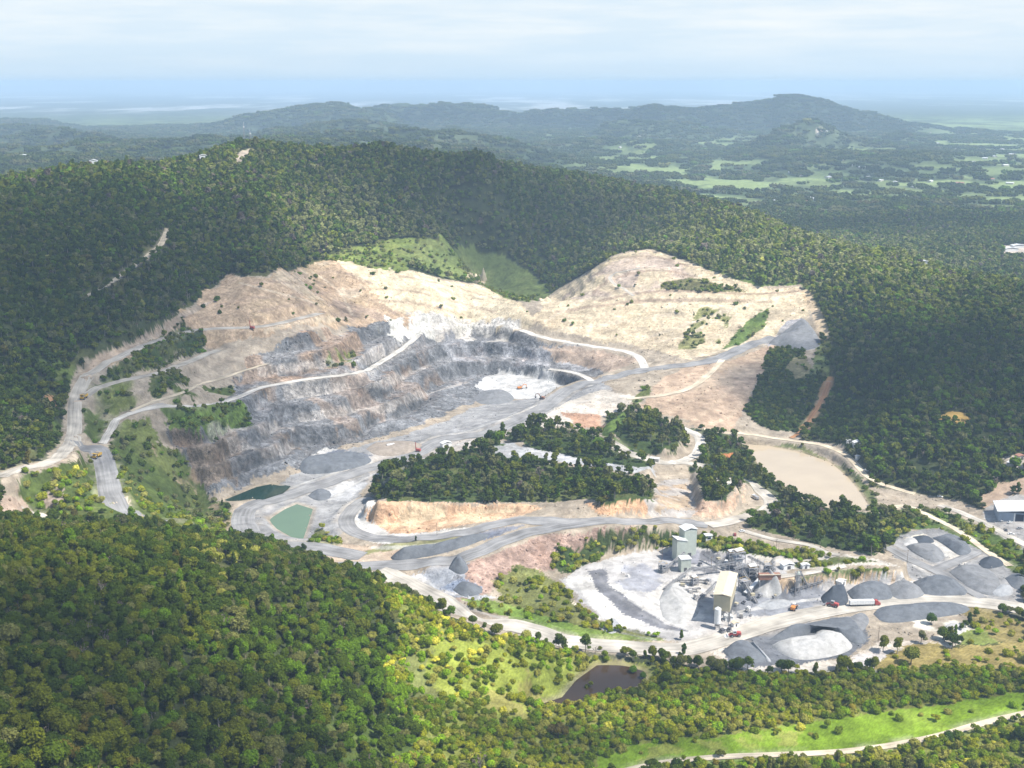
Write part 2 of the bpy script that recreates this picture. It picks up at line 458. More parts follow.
ROADM = np.zeros_like(Z)
VERGE = np.zeros_like(Z)
ROADS = []
def road(s, hw, colr, name="haul_road", smooth=9, ymin=240.0, carve=True, dip=0.35):
    pp = catmull(P(s))
    w3 = np.array([cast(a, b, ymin) for a, b in pp])
    # resample at 4 m
    d = np.concatenate([[0], np.cumsum(np.hypot(*np.diff(w3[:, :2], axis=0).T))])
    m = max(4, int(d[-1] / 4))
    ss = np.linspace(0, d[-1], m)
    q = np.stack([np.interp(ss, d, w3[:, k]) for k in range(3)], 1)
    def sm(v, k):
        if len(v) < 2 * k: k = max(1, len(v) // 3)
        if k < 2: return v
        pad = np.concatenate([2 * v[0] - v[1:k + 1][::-1], v, 2 * v[-1] - v[-k - 1:-1][::-1]])
        ker = np.ones(2 * k + 1) / (2 * k + 1)
        return np.convolve(pad, ker, 'valid')
    q[:, 0] = sm(q[:, 0], 2); q[:, 1] = sm(q[:, 1], 2); q[:, 2] = sm(q[:, 2], smooth)
    bl = 5 + hw * 0.8
    if carve:
        for a in range(0, len(q) - 1, 6):
            seg = q[a:min(a + 7, len(q))]
            Rg, Cg = region(seg[:, :2], hw + bl + 2)
            x, y = X[Rg, Cg], Y[Rg, Cg]
            if x.size == 0: continue
            best = np.full(x.shape, 1e9); zz = np.zeros(x.shape)
            for i in range(len(seg) - 1):
                ax, ay, az = seg[i]; bx, by, bz = seg[i + 1]
                vx, vy = bx - ax, by - ay
                t = np.clip(((x - ax) * vx + (y - ay) * vy) / (vx * vx + vy * vy + 1e-9), 0, 1)
                dd = (x - ax - t * vx) ** 2 + (y - ay - t * vy) ** 2
                b = dd < best
                best = np.where(b, dd, best); zz = np.where(b, az + t * (bz - az), zz)
            dd = np.sqrt(best)
            VERGE[Rg, Cg] = np.maximum(VERGE[Rg, Cg], 1 - sstep(dd, hw, hw * 1.5 + 4))
            w = 1 - sstep(dd, hw + 1.5, hw + bl)
            Z[Rg, Cg] = Z[Rg, Cg] * (1 - w) + zz * w
            ROADM[Rg, Cg] = np.maximum(ROADM[Rg, Cg], 1 - sstep(dd, hw - 0.8, hw + 1.5))
    ROADS.append((name, q, hw, colr, len(ROADS)))
    return q

GREY, PALE, TAN, WHITE, ORNG = (0.245, 0.240, 0.235), (0.42, 0.385, 0.33), (0.54, 0.46, 0.34), (0.50, 0.47, 0.42), (0.42, 0.22, 0.11)
road("0,477 31,467 59,455 73,439 75,414 77,396 84,377 100,364 119,355 147,344 184,333 219,328 262,327 300,317 320,313", 5.5, PALE)
road("81,398 103,385 125,378 156,372 187,363 219,350", 4.5, PALE)
road("101,446 112,430 116,419 131,411 156,407 187,405 219,403 240,397 259,388 320,377 360,372 388,358 408,345 418,335", 3.6, WHITE, smooth=6)
road("131,411 150,402 178,391 219,380 266,364", 2.5, TAN)
road("73,438 90,444 102,458 107,474 111,492 125,507 150,518 176,524", 7.5, GREY)
road("0,494 19,503 34,514 44,519", 5, PALE)
road("775,337 752,344 721,358 690,364 652,367 627,371 590,382 565,394 534,412 487,432 440,441 414,453 367,468 325,485 285,495 258,505 243,517 248,531 268,541 297,546 330,552 362,557", 9, GREY, smooth=14)
road("521,330 559,341 590,346 621,350 640,358 645,368", 5, WHITE)
road("549,369 574,372 592,381", 3.5, WHITE)
road("372,500 356,508 346,518 350,529 369,538 404,541 437,536 475,529 516,521 563,519 604,519 640,521 679,521 708,525", 6, GREY)
road("708,525 724,522 749,515 768,509 771,500 757,490 738,483 712,474 690,467 668,462 645,458 625,450 607,440", 6, PALE)
road("671,424 692,431 701,440 698,452 690,460 670,463", 4.5, WHITE)
road("340,566 384,568 428,564 472,552 516,538 563,524 604,520", 7, GREY)
road("380,570 410,586 437,602 469,615 504,625 540,634 580,642 620,648 672,650 700,645 740,633 790,619 840,608 880,603 930,600 980,602 1030,610", 8, PALE, smooth=12)
road("854,519 878,512 904,506 929,516 957,530 983,548 1010,566", 2.8, TAN)
road("940,505 962,513 985,523 1030,547", 3.5, PALE)
road("887,547 915,563 934,570 967,589 983,598", 4, GREY)
road("934,570 957,561 978,552", 4, GREY)
road("704,429 745,435 791,441 829,447 851,457 866,476 891,488 915,494", 3, TAN)
road("829,382 820,404 804,429 791,438", 2.2, ORNG)
road("745,531 773,540 806,548 840,555", 2.6, PALE)
road("845,566 808,573 777,577", 2.6, PALE)
road("167,232 160,245 140,262 118,278 88,296", 3.2, TAN, name="dirt_track")
road("610,775 660,764 720,757 800,754 860,750 930,738 980,724 1030,712", 2.2, TAN, name="dirt_track")
road("634,296 625,290 610,281 613,274 640,268", 2.4, PALE, carve=True, smooth=4)
road("627,399 660,396 690,388 712,372 722,360", 3.2, TAN)
ZR = Z.copy()
Z = Z - 0.35 * ROADM

# ------------------------------------------------------------------ what covers the ground
C = np.zeros(Z.shape + (3,)); C[:] = (0.050, 0.062, 0.026)          # leaf litter under forest
T = np.ones(Z.shape)                                                # tree cover 0..1
S = np.zeros(Z.shape, int)                                          # vegetation kind
RK = np.zeros(Z.shape)
V = np.zeros(Z.shape)                                               # streakiness
wob1 = fbm(X, Y, 18, 3, 51); wob2 = fbm(X, Y, 18, 3, 52)
jx = (np.random.RandomState(3).rand(*Z.shape) - .5); jy = (np.random.RandomState(4).rand(*Z.shape) - .5)
def paint(s, col=None, warp=5.0, tree=None, kind=None, rock=None, alpha=1.0, streak=None, world_pts=None, patch=None, ymin=240.0):
    wp = world_pts if world_pts is not None else world_poly(s, ymin=ymin)
    Rg, Cg = region(wp, warp * 2)
    if Rg.stop <= Rg.start or Cg.stop <= Cg.start: return
    x = X[Rg, Cg] + wob1[Rg, Cg] * warp * 1.3 + jx[Rg, Cg] * min(warp, 2.5)
    y = Y[Rg, Cg] + wob2[Rg, Cg] * warp * 1.3 + jy[Rg, Cg] * min(warp, 2.5)
    m = pip(x, y, wp).astype(float) * alpha
    if patch: m = m * sstep(fbm(X[Rg, Cg], Y[Rg, Cg], patch, 4, 77), -0.12, 0.12)
    if col is not None:
        C[Rg, Cg] = C[Rg, Cg] * (1 - m[..., None]) + np.array(col) * m[..., None]
    h = m > 0.5
    if tree is not None: T[Rg, Cg] = np.where(h, tree, T[Rg, Cg])
    if kind is not None: S[Rg, Cg] = np.where(h, kind, S[Rg, Cg])
    if rock is not None: RK[Rg, Cg] = RK[Rg, Cg] * (1 - m) + rock * m
    if streak is not None: V[Rg, Cg] = V[Rg, Cg] * (1 - m) + streak * m

paint("380,585 440,615 490,635 560,652 620,660 700,675 860,675 1030,650 1030,700 860,700 700,700 600,690 430,640 380,610", (0.19, 0.21, 0.05), tree=.7, kind=1)
def stroke(s, hw, col, alpha=.8, tree=None, ymin=240.0, ragged=.5):
    """a track, rill or spill drawn along the ground"""
    pp = catmull(P(s), 8); wp = np.array([cast(a, b, ymin)[:2] for a, b in pp])
    for a in range(0, len(wp) - 1, 8):
        seg = wp[a:a + 9]; Rg, Cg = region(seg, hw * 2)
        x, y = X[Rg, Cg], Y[Rg, Cg]
        if x.size == 0: continue
        d = pdist(x + wob1[Rg, Cg] * hw * ragged, y + wob2[Rg, Cg] * hw * ragged, seg, closed=False)
        m = (1 - sstep(d, hw * .6, hw * 1.1)) * alpha
        C[Rg, Cg] = C[Rg, Cg] * (1 - m[..., None]) + np.array(col) * m[..., None]
        if tree is not None: T[Rg, Cg] = np.where(m > .3, tree, T[Rg, Cg])
DIRT = (0.33, 0.285, 0.23)
# whole quarry
paint("0,470 45,461 60,440 66,400 75,372 105,352 150,332 200,300 225,276 265,276 300,268 340,258 380,262 440,278 480,285 515,298 545,297 580,276 620,253 650,249 690,262 720,275 760,287 800,284 812,300 822,330 815,372 800,440 845,445 870,485 900,492 960,500 1024,530 1024,612 980,612 940,640 960,655 900,665 860,668 800,672 740,668 700,668 650,655 620,655 560,648 490,632 440,612 395,588 340,566 300,556 240,535 215,545 150,525 60,522 0,520",
      DIRT, tree=0, rock=0.3, warp=2)
# left bare hump, orange to cream
paint("200,303 225,277 265,277 300,268 340,259 400,270 440,300 430,318 380,330 330,325 260,332 200,348 150,352 105,368 130,345 165,330", (0.50, 0.37, 0.25), rock=0.5, warp=6, tree=.02, kind=1)
paint("338,259 380,263 440,279 480,286 516,299 535,325 500,335 440,325 395,312 370,290", (0.76, 0.63, 0.43), rock=0.35, warp=6, tree=.012, kind=1)
paint("270,278 300,269 345,262 370,285 350,300 300,296", (0.56, 0.45, 0.33), warp=6, patch=30)
paint("300,300 350,300 400,315 380,335 320,330", (0.36, 0.27, 0.2), warp=8, patch=25)
# right bare hump, cream
paint("530,325 546,298 580,277 620,254 650,250 690,263 720,276 760,288 800,286 811,300 800,330 760,345 690,360 640,346 600,341", (0.68, 0.56, 0.39), rock=0.35, warp=5, streak=1, tree=.012, kind=1)
paint("560,300 610,262 650,252 690,265 700,285 650,292 600,300", (0.56, 0.45, 0.36), warp=6, patch=40, streak=1)
paint("600,305 660,296 760,292 805,292 798,310 740,315 690,330 640,330", (0.74, 0.62, 0.43), warp=8, patch=60, streak=1)
paint("380,270 440,283 510,300 515,315 470,318 410,300", (0.80, 0.68, 0.48), warp=8, patch=40)
paint("765,345 790,320 803,318 822,345 812,350 780,348", (0.30, 0.29, 0.30), warp=3)
paint("640,405 660,380 690,365 725,362 775,345 800,348 770,352 745,408 735,430 700,428 690,420 650,412", (0.44, 0.34, 0.26), warp=4, streak=1)
paint("700,372 760,352 768,360 740,385 690,392", (0.52, 0.41, 0.31), warp=6, patch=30)
# pit rock
paint("", (0.182, 0.184, 0.188), rock=1.0, warp=8, world_pts=PIT)
paint("170,440 225,415 250,420 290,430 300,455 240,480 200,480", (0.23, 0.19, 0.155), rock=1, warp=10, patch=30)
paint("235,385 262,345 340,330 380,335 350,365 250,400", (0.29, 0.225, 0.175), rock=1, warp=12, patch=45)
paint("300,395 380,372 440,365 430,400 340,430", (0.235, 0.20, 0.175), rock=1, warp=12, patch=28)
paint("390,320 440,318 470,328 440,342 400,338", (0.78, 0.76, 0.70), rock=.7, warp=10)
paint("400,312 520,320 530,338 480,345 420,335", (0.70, 0.66, 0.60), rock=.7, warp=10, patch=22)
paint("470,385 500,372 540,372 565,385 540,400 500,398", (0.66, 0.65, 0.63), rock=.3, warp=5)
paint("440,330 500,340 560,352 600,362 590,372 520,365 450,360", (0.33, 0.33, 0.34), rock=1, warp=10, patch=18)
paint("540,342 600,350 640,360 610,372 560,362", (0.36, 0.29, 0.235), rock=.5, warp=4)
# blasted faces stay dark, bench tops carry pale rock dust
C[:] = C * (1 - 0.30 * FACE[..., None]) + np.array((0.40, 0.375, 0.35)) * 0.0
C[:] = C * (1 - 0.4 * BENCH[..., None]) + np.array((0.27, 0.25, 0.235)) * 0.4 * BENCH[..., None]
# pit floor
paint("240,520 250,500 300,470 330,455 420,430 480,405 560,395 600,380 610,392 560,412 500,436 440,450 372,480 350,510 345,530 330,555 260,545", (0.31, 0.305, 0.30), rock=.15, warp=4)
paint("300,462 330,448 372,455 350,468 318,472", (0.17, 0.18, 0.205), warp=3, rock=.1)
paint("380,447 410,440 425,446 400,455 382,455", (0.19, 0.195, 0.21), warp=3, rock=.1)
paint("296,466 325,447 345,450 320,456 302,470", (0.62, 0.60, 0.57), warp=3, patch=8)
paint("420,448 470,434 500,430 470,445 430,452", (0.55, 0.53, 0.50), warp=3, patch=14)
paint("320,490 350,480 372,480 350,500 330,500", (0.55, 0.545, 0.54), warp=4)
paint("370,452 440,440 500,430 560,412 600,395 625,395 600,412 540,425 480,444 420,462 370,482", (0.50, 0.46, 0.42), warp=4)
paint("560,405 600,390 632,396 625,412 590,420 565,425 520,432", (0.72, 0.66, 0.58), warp=4)
paint("560,412 600,415 605,428 580,428", (0.5, 0.33, 0.24), warp=3)
paint("500,440 520,447 600,450 650,455 655,475 620,472 560,462 500,455", (0.42, 0.42, 0.42), warp=3)
paint("340,520 352,505 372,500 380,525 420,532 480,527 440,541 380,545 350,535", (0.74, 0.72, 0.68), warp=2.5)
# beige cuts
paint("366,506 380,500 440,504 520,504 545,508 520,516 470,524 430,532 390,534 370,520", (0.66, 0.47, 0.33), warp=2.5, rock=.6)
paint("376,512 440,508 515,510 500,518 430,528 390,530", (0.78, 0.63, 0.45), warp=4, rock=.5, patch=12)
paint("584,503 650,502 660,508 640,515 600,514", (0.64, 0.43, 0.29), warp=2.5, rock=.5)
paint("676,512 700,503 735,503 748,490 745,500 735,512 700,518", (0.62, 0.46, 0.35), warp=2.5, rock=.5)
paint("650,480 690,478 695,500 690,518 650,518 645,500", (0.42, 0.39, 0.36), warp=4, rock=.4)
paint("655,484 690,485 690,510 655,512", (0.45, 0.36, 0.27), warp=5, rock=.4, patch=14)
# spoil slope between the two road levels
paint("430,600 470,562 500,553 545,535 600,528 640,528 650,540 600,545 560,560 548,572 500,580 480,600", (0.33, 0.245, 0.205), warp=3, rock=.8)
paint("390,560 430,545 500,528 530,524 500,536 440,552 400,562", (0.16, 0.17, 0.20), warp=2)
paint("415,575 440,562 470,562 465,580 440,590 420,585", (0.33, 0.34, 0.36), warp=2)
paint("434,588 462,580 480,588 478,596 455,597", (0.26, 0.29, 0.35), warp=2)
paint("300,548 344,545 390,548 440,545 400,560 340,566", (0.46, 0.37, 0.29), warp=3)
paint("420,585 400,575 420,572 440,590 500,598 480,601", (0.5, 0.5, 0.5), warp=2)
# plant yard
paint("560,580 585,565 640,552 700,548 780,555 790,575 840,580 900,573 930,598 860,604 780,620 740,634 700,646 660,640 610,622 580,602", (0.52, 0.50, 0.48), warp=3, rock=.1)
paint("562,578 590,600 600,618 650,634 640,600 600,575", (0.76, 0.73, 0.68), warp=4)
paint("640,585 700,575 715,600 690,640 650,625", (0.80, 0.76, 0.70), warp=8, patch=22)
paint("590,572 605,568 610,585 630,600 665,625 690,632 660,630 620,610 598,590", (0.17, 0.17, 0.18), warp=2)
paint("610,572 640,562 665,580 650,592 625,592", (0.36, 0.36, 0.38), warp=4, patch=16)
paint("560,590 572,600 590,615 610,625 655,640 640,642 600,630 575,612", (0.78, 0.70, 0.58), warp=2)
paint("660,555 740,552 760,562 740,572 690,575 660,568", (0.30, 0.30, 0.33), warp=6, patch=14)
paint("686,557 700,552 740,552 772,558 778,592 742,600 735,585 715,572 690,577", (0.17, 0.17, 0.18), warp=3, patch=7)
paint("740,590 830,592 850,600 780,615 740,618 725,605", (0.22, 0.225, 0.24), warp=4)
paint("770,578 840,571 900,573 880,582 780,592", (0.60, 0.47, 0.34), warp=2, rock=.5)
paint("750,556 800,552 880,560 900,566 845,566 790,570", (0.60, 0.56, 0.50), warp=3)
paint("700,648 740,640 780,660 850,660 880,640 920,640 950,640 985,630 975,640 920,655 870,668 800,673 740,669", (0.66, 0.60, 0.52), warp=3)
paint("855,655 930,640 940,648 880,672 850,668", (0.70, 0.66, 0.62), warp=4)
paint("915,618 955,610 975,628 985,640 940,640 915,632", (0.80, 0.75, 0.64), warp=4, patch=16)
paint("880,600 930,572 1024,560 1024,600 990,598 930,598", (0.25, 0.245, 0.245), warp=3)
paint("885,535 940,528 990,552 1024,580 1024,605 930,600 900,560", (0.25, 0.245, 0.24), warp=3)
paint("905,538 925,534 935,542 915,548", (0.68, 0.62, 0.52), warp=2)
paint("935,538 965,562 960,566 930,545", (0.60, 0.57, 0.52), warp=2)
paint("985,500 1040,492 1040,560 1010,545 990,530 984,515", (0.36, 0.345, 0.33), warp=1.5, tree=0)
paint("976,497 1005,482 1040,475 1040,492 1000,498 984,508", (0.40, 0.31, 0.24), warp=4, tree=0)
# tops of cleared slopes beside the left road
paint("60,462 78,380 100,355 150,332 190,308 215,300 160,336 105,362 86,385 78,420 74,450", (0.46, 0.37, 0.29), warp=1)
paint("0,498 20,485 60,512 70,522 0,520", (0.40, 0.32, 0.26), warp=3)
paint("722,652 745,640 790,624 850,616 864,628 868,642 850,656 800,664 748,668 728,662", (0.15, 0.155, 0.165), warp=2)
# green pockets:   kind 1 = shrub/grass mix, 2 = close young trees, 3 = grassland, 4 = tall dark trees
GRS, DKG, OLV = (0.085, 0.115, 0.030), (0.05, 0.075, 0.024), (0.13, 0.125, 0.055)
paint("148,342 185,322 200,330 205,343 204,352 150,370 108,384 98,380 112,368 130,360", DKG, tree=.9, kind=1, warp=3)
paint("84,388 110,380 165,376 150,398 122,410 100,440 84,436", GRS, tree=.3, kind=1, warp=4, patch=40)
paint("150,375 180,372 190,385 160,400 150,395", DKG, tree=.8, kind=1, warp=4)
paint("120,412 150,398 210,384 232,386 230,397 180,404", GRS, tree=.3, kind=1, warp=5, patch=28)
paint("162,408 205,405 242,402 252,424 215,434 196,442 170,432", (0.10, 0.15, 0.03), tree=.5, kind=1, warp=5)
paint("106,450 122,418 150,412 160,440 188,466 214,490 236,520 225,545 170,530 125,503 112,488", GRS, tree=.28, kind=1, warp=6, rock=.2)
paint("150,440 195,470 215,490 200,492 160,470", (0.28, 0.22, 0.16), warp=6, patch=14, tree=0)
paint("205,500 225,505 238,530 215,535", (0.25, 0.2, 0.13), warp=4, patch=10)
paint("14,482 50,468 88,452 98,470 102,500 150,522 60,520 36,512 24,498", GRS, tree=.3, kind=1, warp=3)
paint("40,492 60,485 70,500 50,508", (0.36, 0.29, 0.23), warp=4)
paint("320,258 350,262 400,272 440,262 450,240 400,236 370,245 340,250", (0.16, 0.20, 0.05), tree=.3, kind=1, warp=6)
paint("395,250 430,238 460,246 505,255 550,288 546,296 528,302 505,298 480,284 440,276 400,262", (0.13, 0.165, 0.05), tree=.3, kind=3, warp=4)
paint("470,272 486,268 486,282 466,280", (0.72, 0.6, 0.42), tree=0, warp=2, rock=1)
paint("662,290 664,282 690,277 742,290 748,292 700,292", OLV, tree=.6, kind=1, warp=3)
paint("680,350 676,346 700,312 715,308 730,318 712,345 700,350", (0.22, 0.22, 0.09), tree=.4, kind=1, warp=6, patch=20)
paint("722,349 738,330 760,312 770,308 766,326 736,348", (0.11, 0.16, 0.04), tree=.1, kind=3, warp=2)
paint("630,402 636,394 652,386 648,396 636,404", GRS, tree=.4, kind=1, warp=2)
paint("340,350 355,352 352,366 322,366", GRS, tree=.2, kind=1, warp=4, patch=10)
paint("745,412 758,385 768,352 785,346 802,352 800,365 828,378 820,402 802,432 770,430 756,424", DKG, tree=1, kind=2, warp=3)
paint("785,362 800,355 812,368 805,378 786,376", (0.22, 0.2, 0.11), tree=.1, kind=1, warp=3)
paint("830,388 850,392 868,410 850,436 812,435 822,408", DKG, tree=1, kind=2, warp=3)
paint("815,345 830,340 830,380 812,376", (0.12, 0.15, 0.05), tree=.4, kind=1, warp=4)
paint("374,500 372,486 385,472 420,460 470,449 498,442 508,452 520,460 600,470 640,478 648,492 612,498 585,499 545,502 470,502 420,502", DKG, tree=.68, kind=4, warp=3)
paint("500,438 540,426 560,428 620,440 650,460 652,470 600,462 540,450", DKG, tree=.68, kind=4, warp=2)
paint("488,446 512,446 520,462 500,462", (0.36, 0.36, 0.36), tree=0, warp=2)
paint("600,485 655,483 655,502 600,504", DKG, tree=.6, kind=4, warp=3)
paint("608,432 607,418 620,411 650,412 680,430 688,446 672,457 635,452", DKG, tree=.68, kind=4, warp=2)
paint("640,400 600,430 608,445 640,458 668,462 640,453 612,436", (0.12, 0.18, 0.04), tree=0, kind=3, warp=1.5)
paint("690,470 700,455 702,436 690,428 718,430 745,442 760,462 790,492 822,506 850,512 895,512 890,545 875,556 830,548 790,538 748,528 740,515 770,505 760,488 730,478", DKG, tree=.68, kind=4, warp=3)
paint("714,455 738,452 735,462 718,464", (0.5, 0.24, 0.13), tree=0, warp=2)
paint("698,478 715,470 736,478 740,494 726,503 704,502", DKG, tree=1, kind=4, warp=2)
paint("548,566 556,548 575,545 600,535 640,531 660,536 700,534 760,545 830,556 800,560 700,548 640,548 600,556 570,574", DKG, tree=.85, kind=1, warp=3)
paint("490,580 520,566 545,572 562,585 575,605 605,622 668,640 650,645 580,634 520,620 470,608 470,600 500,602", (0.15, 0.16, 0.055), tree=.55, kind=1, warp=3)
paint("460,598 500,602 580,626 665,641 600,640 520,624", (0.14, 0.21, 0.04), tree=.12, kind=3, warp=2)
paint("800,578 850,569 890,569 885,576 800,584", (0.09, 0.12, 0.035), tree=.5, kind=1, warp=2)
paint("786,564 840,557 880,562 840,564 800,568", (0.10, 0.12, 0.04), tree=.3, kind=1, warp=2)
paint("903,508 940,508 1024,548 1024,578 985,552 940,528 905,530 890,512", (0.085, 0.125, 0.03), tree=.55, kind=1, warp=2)
paint("888,514 905,512 915,528 890,545 876,540", DKG, tree=.8, kind=1, warp=2)
paint("305,545 316,528 330,533 345,545 320,549", (0.12, 0.13, 0.05), tree=.7, kind=1, warp=2)
paint("340,560 400,540 470,533 440,545 380,552", (0.2, 0.2, 0.1), tree=0, warp=1)
paint("744,442 800,448 850,466 872,490 880,505 866,512 872,506 846,472 800,452", (0.10, 0.12, 0.05), tree=.3, kind=1, warp=3)
paint("940,418 950,412 970,414 965,422 944,424", (0.55, 0.38, 0.16), tree=0, warp=2)
paint("1003,458 1030,455 1030,470 1008,470", (0.42, 0.38, 0.33), tree=0, warp=3)
paint("46,394 56,394 58,408 48,406", (0.42, 0.26, 0.16), tree=0, warp=3)
# foreground meadow and scrub
paint("425,606 470,628 520,640 570,652 610,660 640,668 655,680 680,668 720,672 800,676 860,672 900,668 1030,660 1030,775 380,775 420,740 400,700 380,660 400,630", (0.19, 0.21, 0.05), tree=.85, kind=1, warp=5)
paint("430,640 470,640 520,655 570,668 580,690 540,700 500,720 460,735 430,725 440,690", (0.27, 0.31, 0.055), tree=.45, kind=3, warp=8)
paint("480,690 530,680 545,700 520,715 490,715", (0.30, 0.28, 0.08), tree=.1, kind=3, warp=8, patch=20)
paint("380,655 430,650 440,700 400,720 380,690", (0.17, 0.19, 0.06), tree=.55, kind=1, warp=8)
paint("650,690 720,678 820,680 860,680 1030,668 1030,695 860,716 720,735 650,735", (0.17, 0.18, 0.045), tree=.9, kind=1, warp=5)
paint("590,775 600,758 640,742 720,736 860,717 1030,692 1030,716 930,742 860,752 760,760 660,768 650,775", (0.175, 0.27, 0.022), tree=.06, kind=3, warp=3)
paint("650,742 720,740 800,733 800,748 700,756 640,760", (0.27, 0.30, 0.06), tree=.01, kind=3, warp=6, patch=20)
paint("875,668 900,645 930,640 950,648 1030,640 1030,668 940,670", (0.27, 0.215, 0.08), tree=.12, kind=3, warp=4)
paint("953,608 975,605 1010,615 1030,622 1030,645 985,640 975,625", (0.21, 0.17, 0.07), tree=.12, kind=3, warp=4)
paint("955,632 985,630 1000,642 965,645", (0.16, 0.2, 0.05), tree=.2, kind=1, warp=4)
# tracks, rills and spills
LT, DT, GY, WH = (0.74, 0.62, 0.46), (0.36, 0.27, 0.2), (0.24, 0.235, 0.235), (0.72, 0.70, 0.66)
for q in ("593,294 600,286 630,274 662,270 692,277", "612,259 650,256 688,266", "600,301 640,293 690,291 750,294 800,291", "556,312 600,306 650,301 700,300 770,302"): stroke(q, 2.8, DT, .85)
for q in ("590,294 592,284 595,276", "632,296 624,290 611,283 612,276 640,269 668,270", "545,322 580,300 600,298", "640,340 700,320 760,300 806,293", "560,330 620,322 680,312", "655,342 690,334 720,316", "690,358 740,345 790,318"): stroke(q, 2.6, LT, .85)
for q in ("655,410 690,385 720,366", "665,415 705,392 735,366", "690,425 725,395 745,372", "640,398 680,392 715,382", "660,420 700,425 740,432", "705,428 735,412 748,392"): stroke(q, 2.2, (0.58, 0.46, 0.35), .5)
for q in ("230,290 262,282 300,284", "215,306 250,298 292,296 330,292", "255,312 300,304 345,306", "300,276 340,272 372,284", "350,290 400,290 450,300 495,312", "400,276 450,286 500,300", "370,300 420,304 470,316"): stroke(q, 2.6, DT, .6)
for q in ("240,283 275,292 318,304", "310,270 338,290 352,315", "390,268 400,290 396,310", "450,282 470,300 480,318", "265,330 300,322 350,318"): stroke(q, 2.0, LT, .55)
for q in ("575,582 583,600 604,619 640,633 690,641", "596,574 612,590 640,612 680,634", "620,580 650,600 690,620 720,628", "570,588 600,625 655,640", "640,575 680,590 705,610", "700,575 680,600 672,625", "720,560 760,570 790,576"): stroke(q, 1.8, GY, .5)
for q in ("582,590 598,612 630,628", "630,600 665,620 700,634", "740,612 780,604 830,598 880,592", "655,560 700,566 740,560", "880,590 930,580 980,590", "900,552 930,575 985,600"): stroke(q, 2.0, WH, .55)
for q in ("300,548 350,520 400,470 470,440 540,410", "260,520 290,500 340,480 420,452 500,428", "270,535 320,505 380,470", "460,430 520,412 570,392", "345,470 400,455 450,442", "500,404 545,396 590,384"): stroke(q, 2.2, GY, .55)
for q in ("290,488 330,474 372,462", "330,500 370,476 430,452 480,440", "440,440 500,420 556,398", "480,395 510,390 556,388", "500,432 550,414 600,396", "372,548 420,546 470,537", "388,566 440,560 500,543 560,527 600,522", "395,574 430,592 480,612 560,634 640,648"): stroke(q, 1.8, WH, .5)
for q in ("210,435 250,428 292,428", "230,445 270,450 300,447", "260,372 300,366 350,362 384,352", "286,398 330,392 390,380 430,366", "300,420 350,412 420,396 466,382"): stroke(q, 3.0, (0.40, 0.37, 0.34), .5)
for q in ("168,230 161,245 141,262 119,278 86,297",): stroke(q, 4.5, (0.36, 0.30, 0.22), .7, tree=0)
stroke("168,230 161,245 141,262", 3, (0.60, 0.52, 0.42), .9, tree=0)
stroke("829,380 820,404 804,429", 5, (0.42, 0.24, 0.13), .8, tree=0)
stroke("806,292 815,312 826,338", 6, (0.62, 0.50, 0.36), .8, tree=0)
stroke("236,158 246,155 252,150", 8, (0.5, 0.42, 0.33), .8, tree=0)
# pale banks round the ponds
C[:] = C * (1 - 0.6 * POOLM[..., None]) + np.array((0.36, 0.30, 0.22)) * 0.6 * POOLM[..., None]
vg = (VERGE * sstep(fbm(X, Y, 9, 3, 66), -.5, .35))[..., None] * 0.8
C[:] = C * (1 - vg) + (0.55 * C + 0.45 * np.array((0.50, 0.44, 0.36))) * vg
T[(ROADM > 0.05) | (POOLM > 0.5)] = 0
T[FACE > 0.5] *= 0.4
# thinned, greener openings in the woods
lowc = fbm(X, Y, 140, 4, 61)
openg = sstep(lowc, 0.28, 0.5)
C[:] = np.where((T >= 1)[..., None], C * (1 - openg[..., None]) + np.array((0.09, 0.13, 0.03)) * openg[..., None], C)

# far country: forest, paddocks and clearings in the valley
far = Y > 2300
fcol = np.zeros_like(C)
fn = fbm(X, Y, 150, 5, 71, 0.65); fn2 = fbm(X, Y, 700, 4, 72); fn3 = fbm(X, Y, 45, 2, 73)
base = np.array((0.045, 0.065, 0.030)) * (1 - sstep(fn, -0.3, 0.4))[..., None] + np.array((0.085, 0.105, 0.055)) * sstep(fn, -0.3, 0.4)[..., None]
base = base * (1 + 0.45 * fn3[..., None])
wf = sstep(Y, 2300, 2700)[..., None] * (T >= 1)[..., None]
C[:] = C * (1 - wf) + base * wf
valley = (1 - sstep(Z, 42, 75)) * sstep(Y, 2700, 3000) * (1 - sstep(Y, 8000, 12000))
clear = sstep(fbm(X, Y, 170, 4, 81, 0.6) + 0.25 * fbm(X, Y * 0.35, 300, 3, 83), -0.08, 0.12) * valley * (0.35 + 0.65 * sstep(US * 1.0, 0.02, 0.1)[None, :])
C[:] = C * (1 - clear[..., None]) + np.array((0.15, 0.19, 0.08)) * clear[..., None]
T[:] = np.where(far, np.clip((1 - clear * 1.3) * (1 - .35 * valley), 0, 1), T)
C[:] = C * (1 + .5 * valley[..., None])
for s in ("598,158 620,149 648,152 650,160 625,162", "575,166 600,166 628,168 625,172 580,171", "860,185 890,180 925,178 950,190 1024,195 1024,206 960,202 900,200 870,194",
          "780,182 820,180 850,183 840,189 790,187", "965,205 1024,204 1024,210 970,211", "608,134 640,137 660,146 640,150 615,144", "740,196 760,198 770,206 745,204", "890,176 905,175 920,181 900,186"):
    paint(s, (0.16, 0.20, 0.085), warp=22, tree=.12, kind=0, patch=110)
for s in ("1000,246 1030,243 1030,257 1005,256", "912,263 930,263 928,267 914,267", "813,129 822,127 824,131 815,133", "843,152 847,150 848,157 844,157"):
    paint(s, (0.58, 0.50, 0.42), warp=8, tree=0, kind=0)
paint("240,150 252,152 250,158 242,165 236,166", (0.45, 0.38, 0.3), warp=3, tree=0)
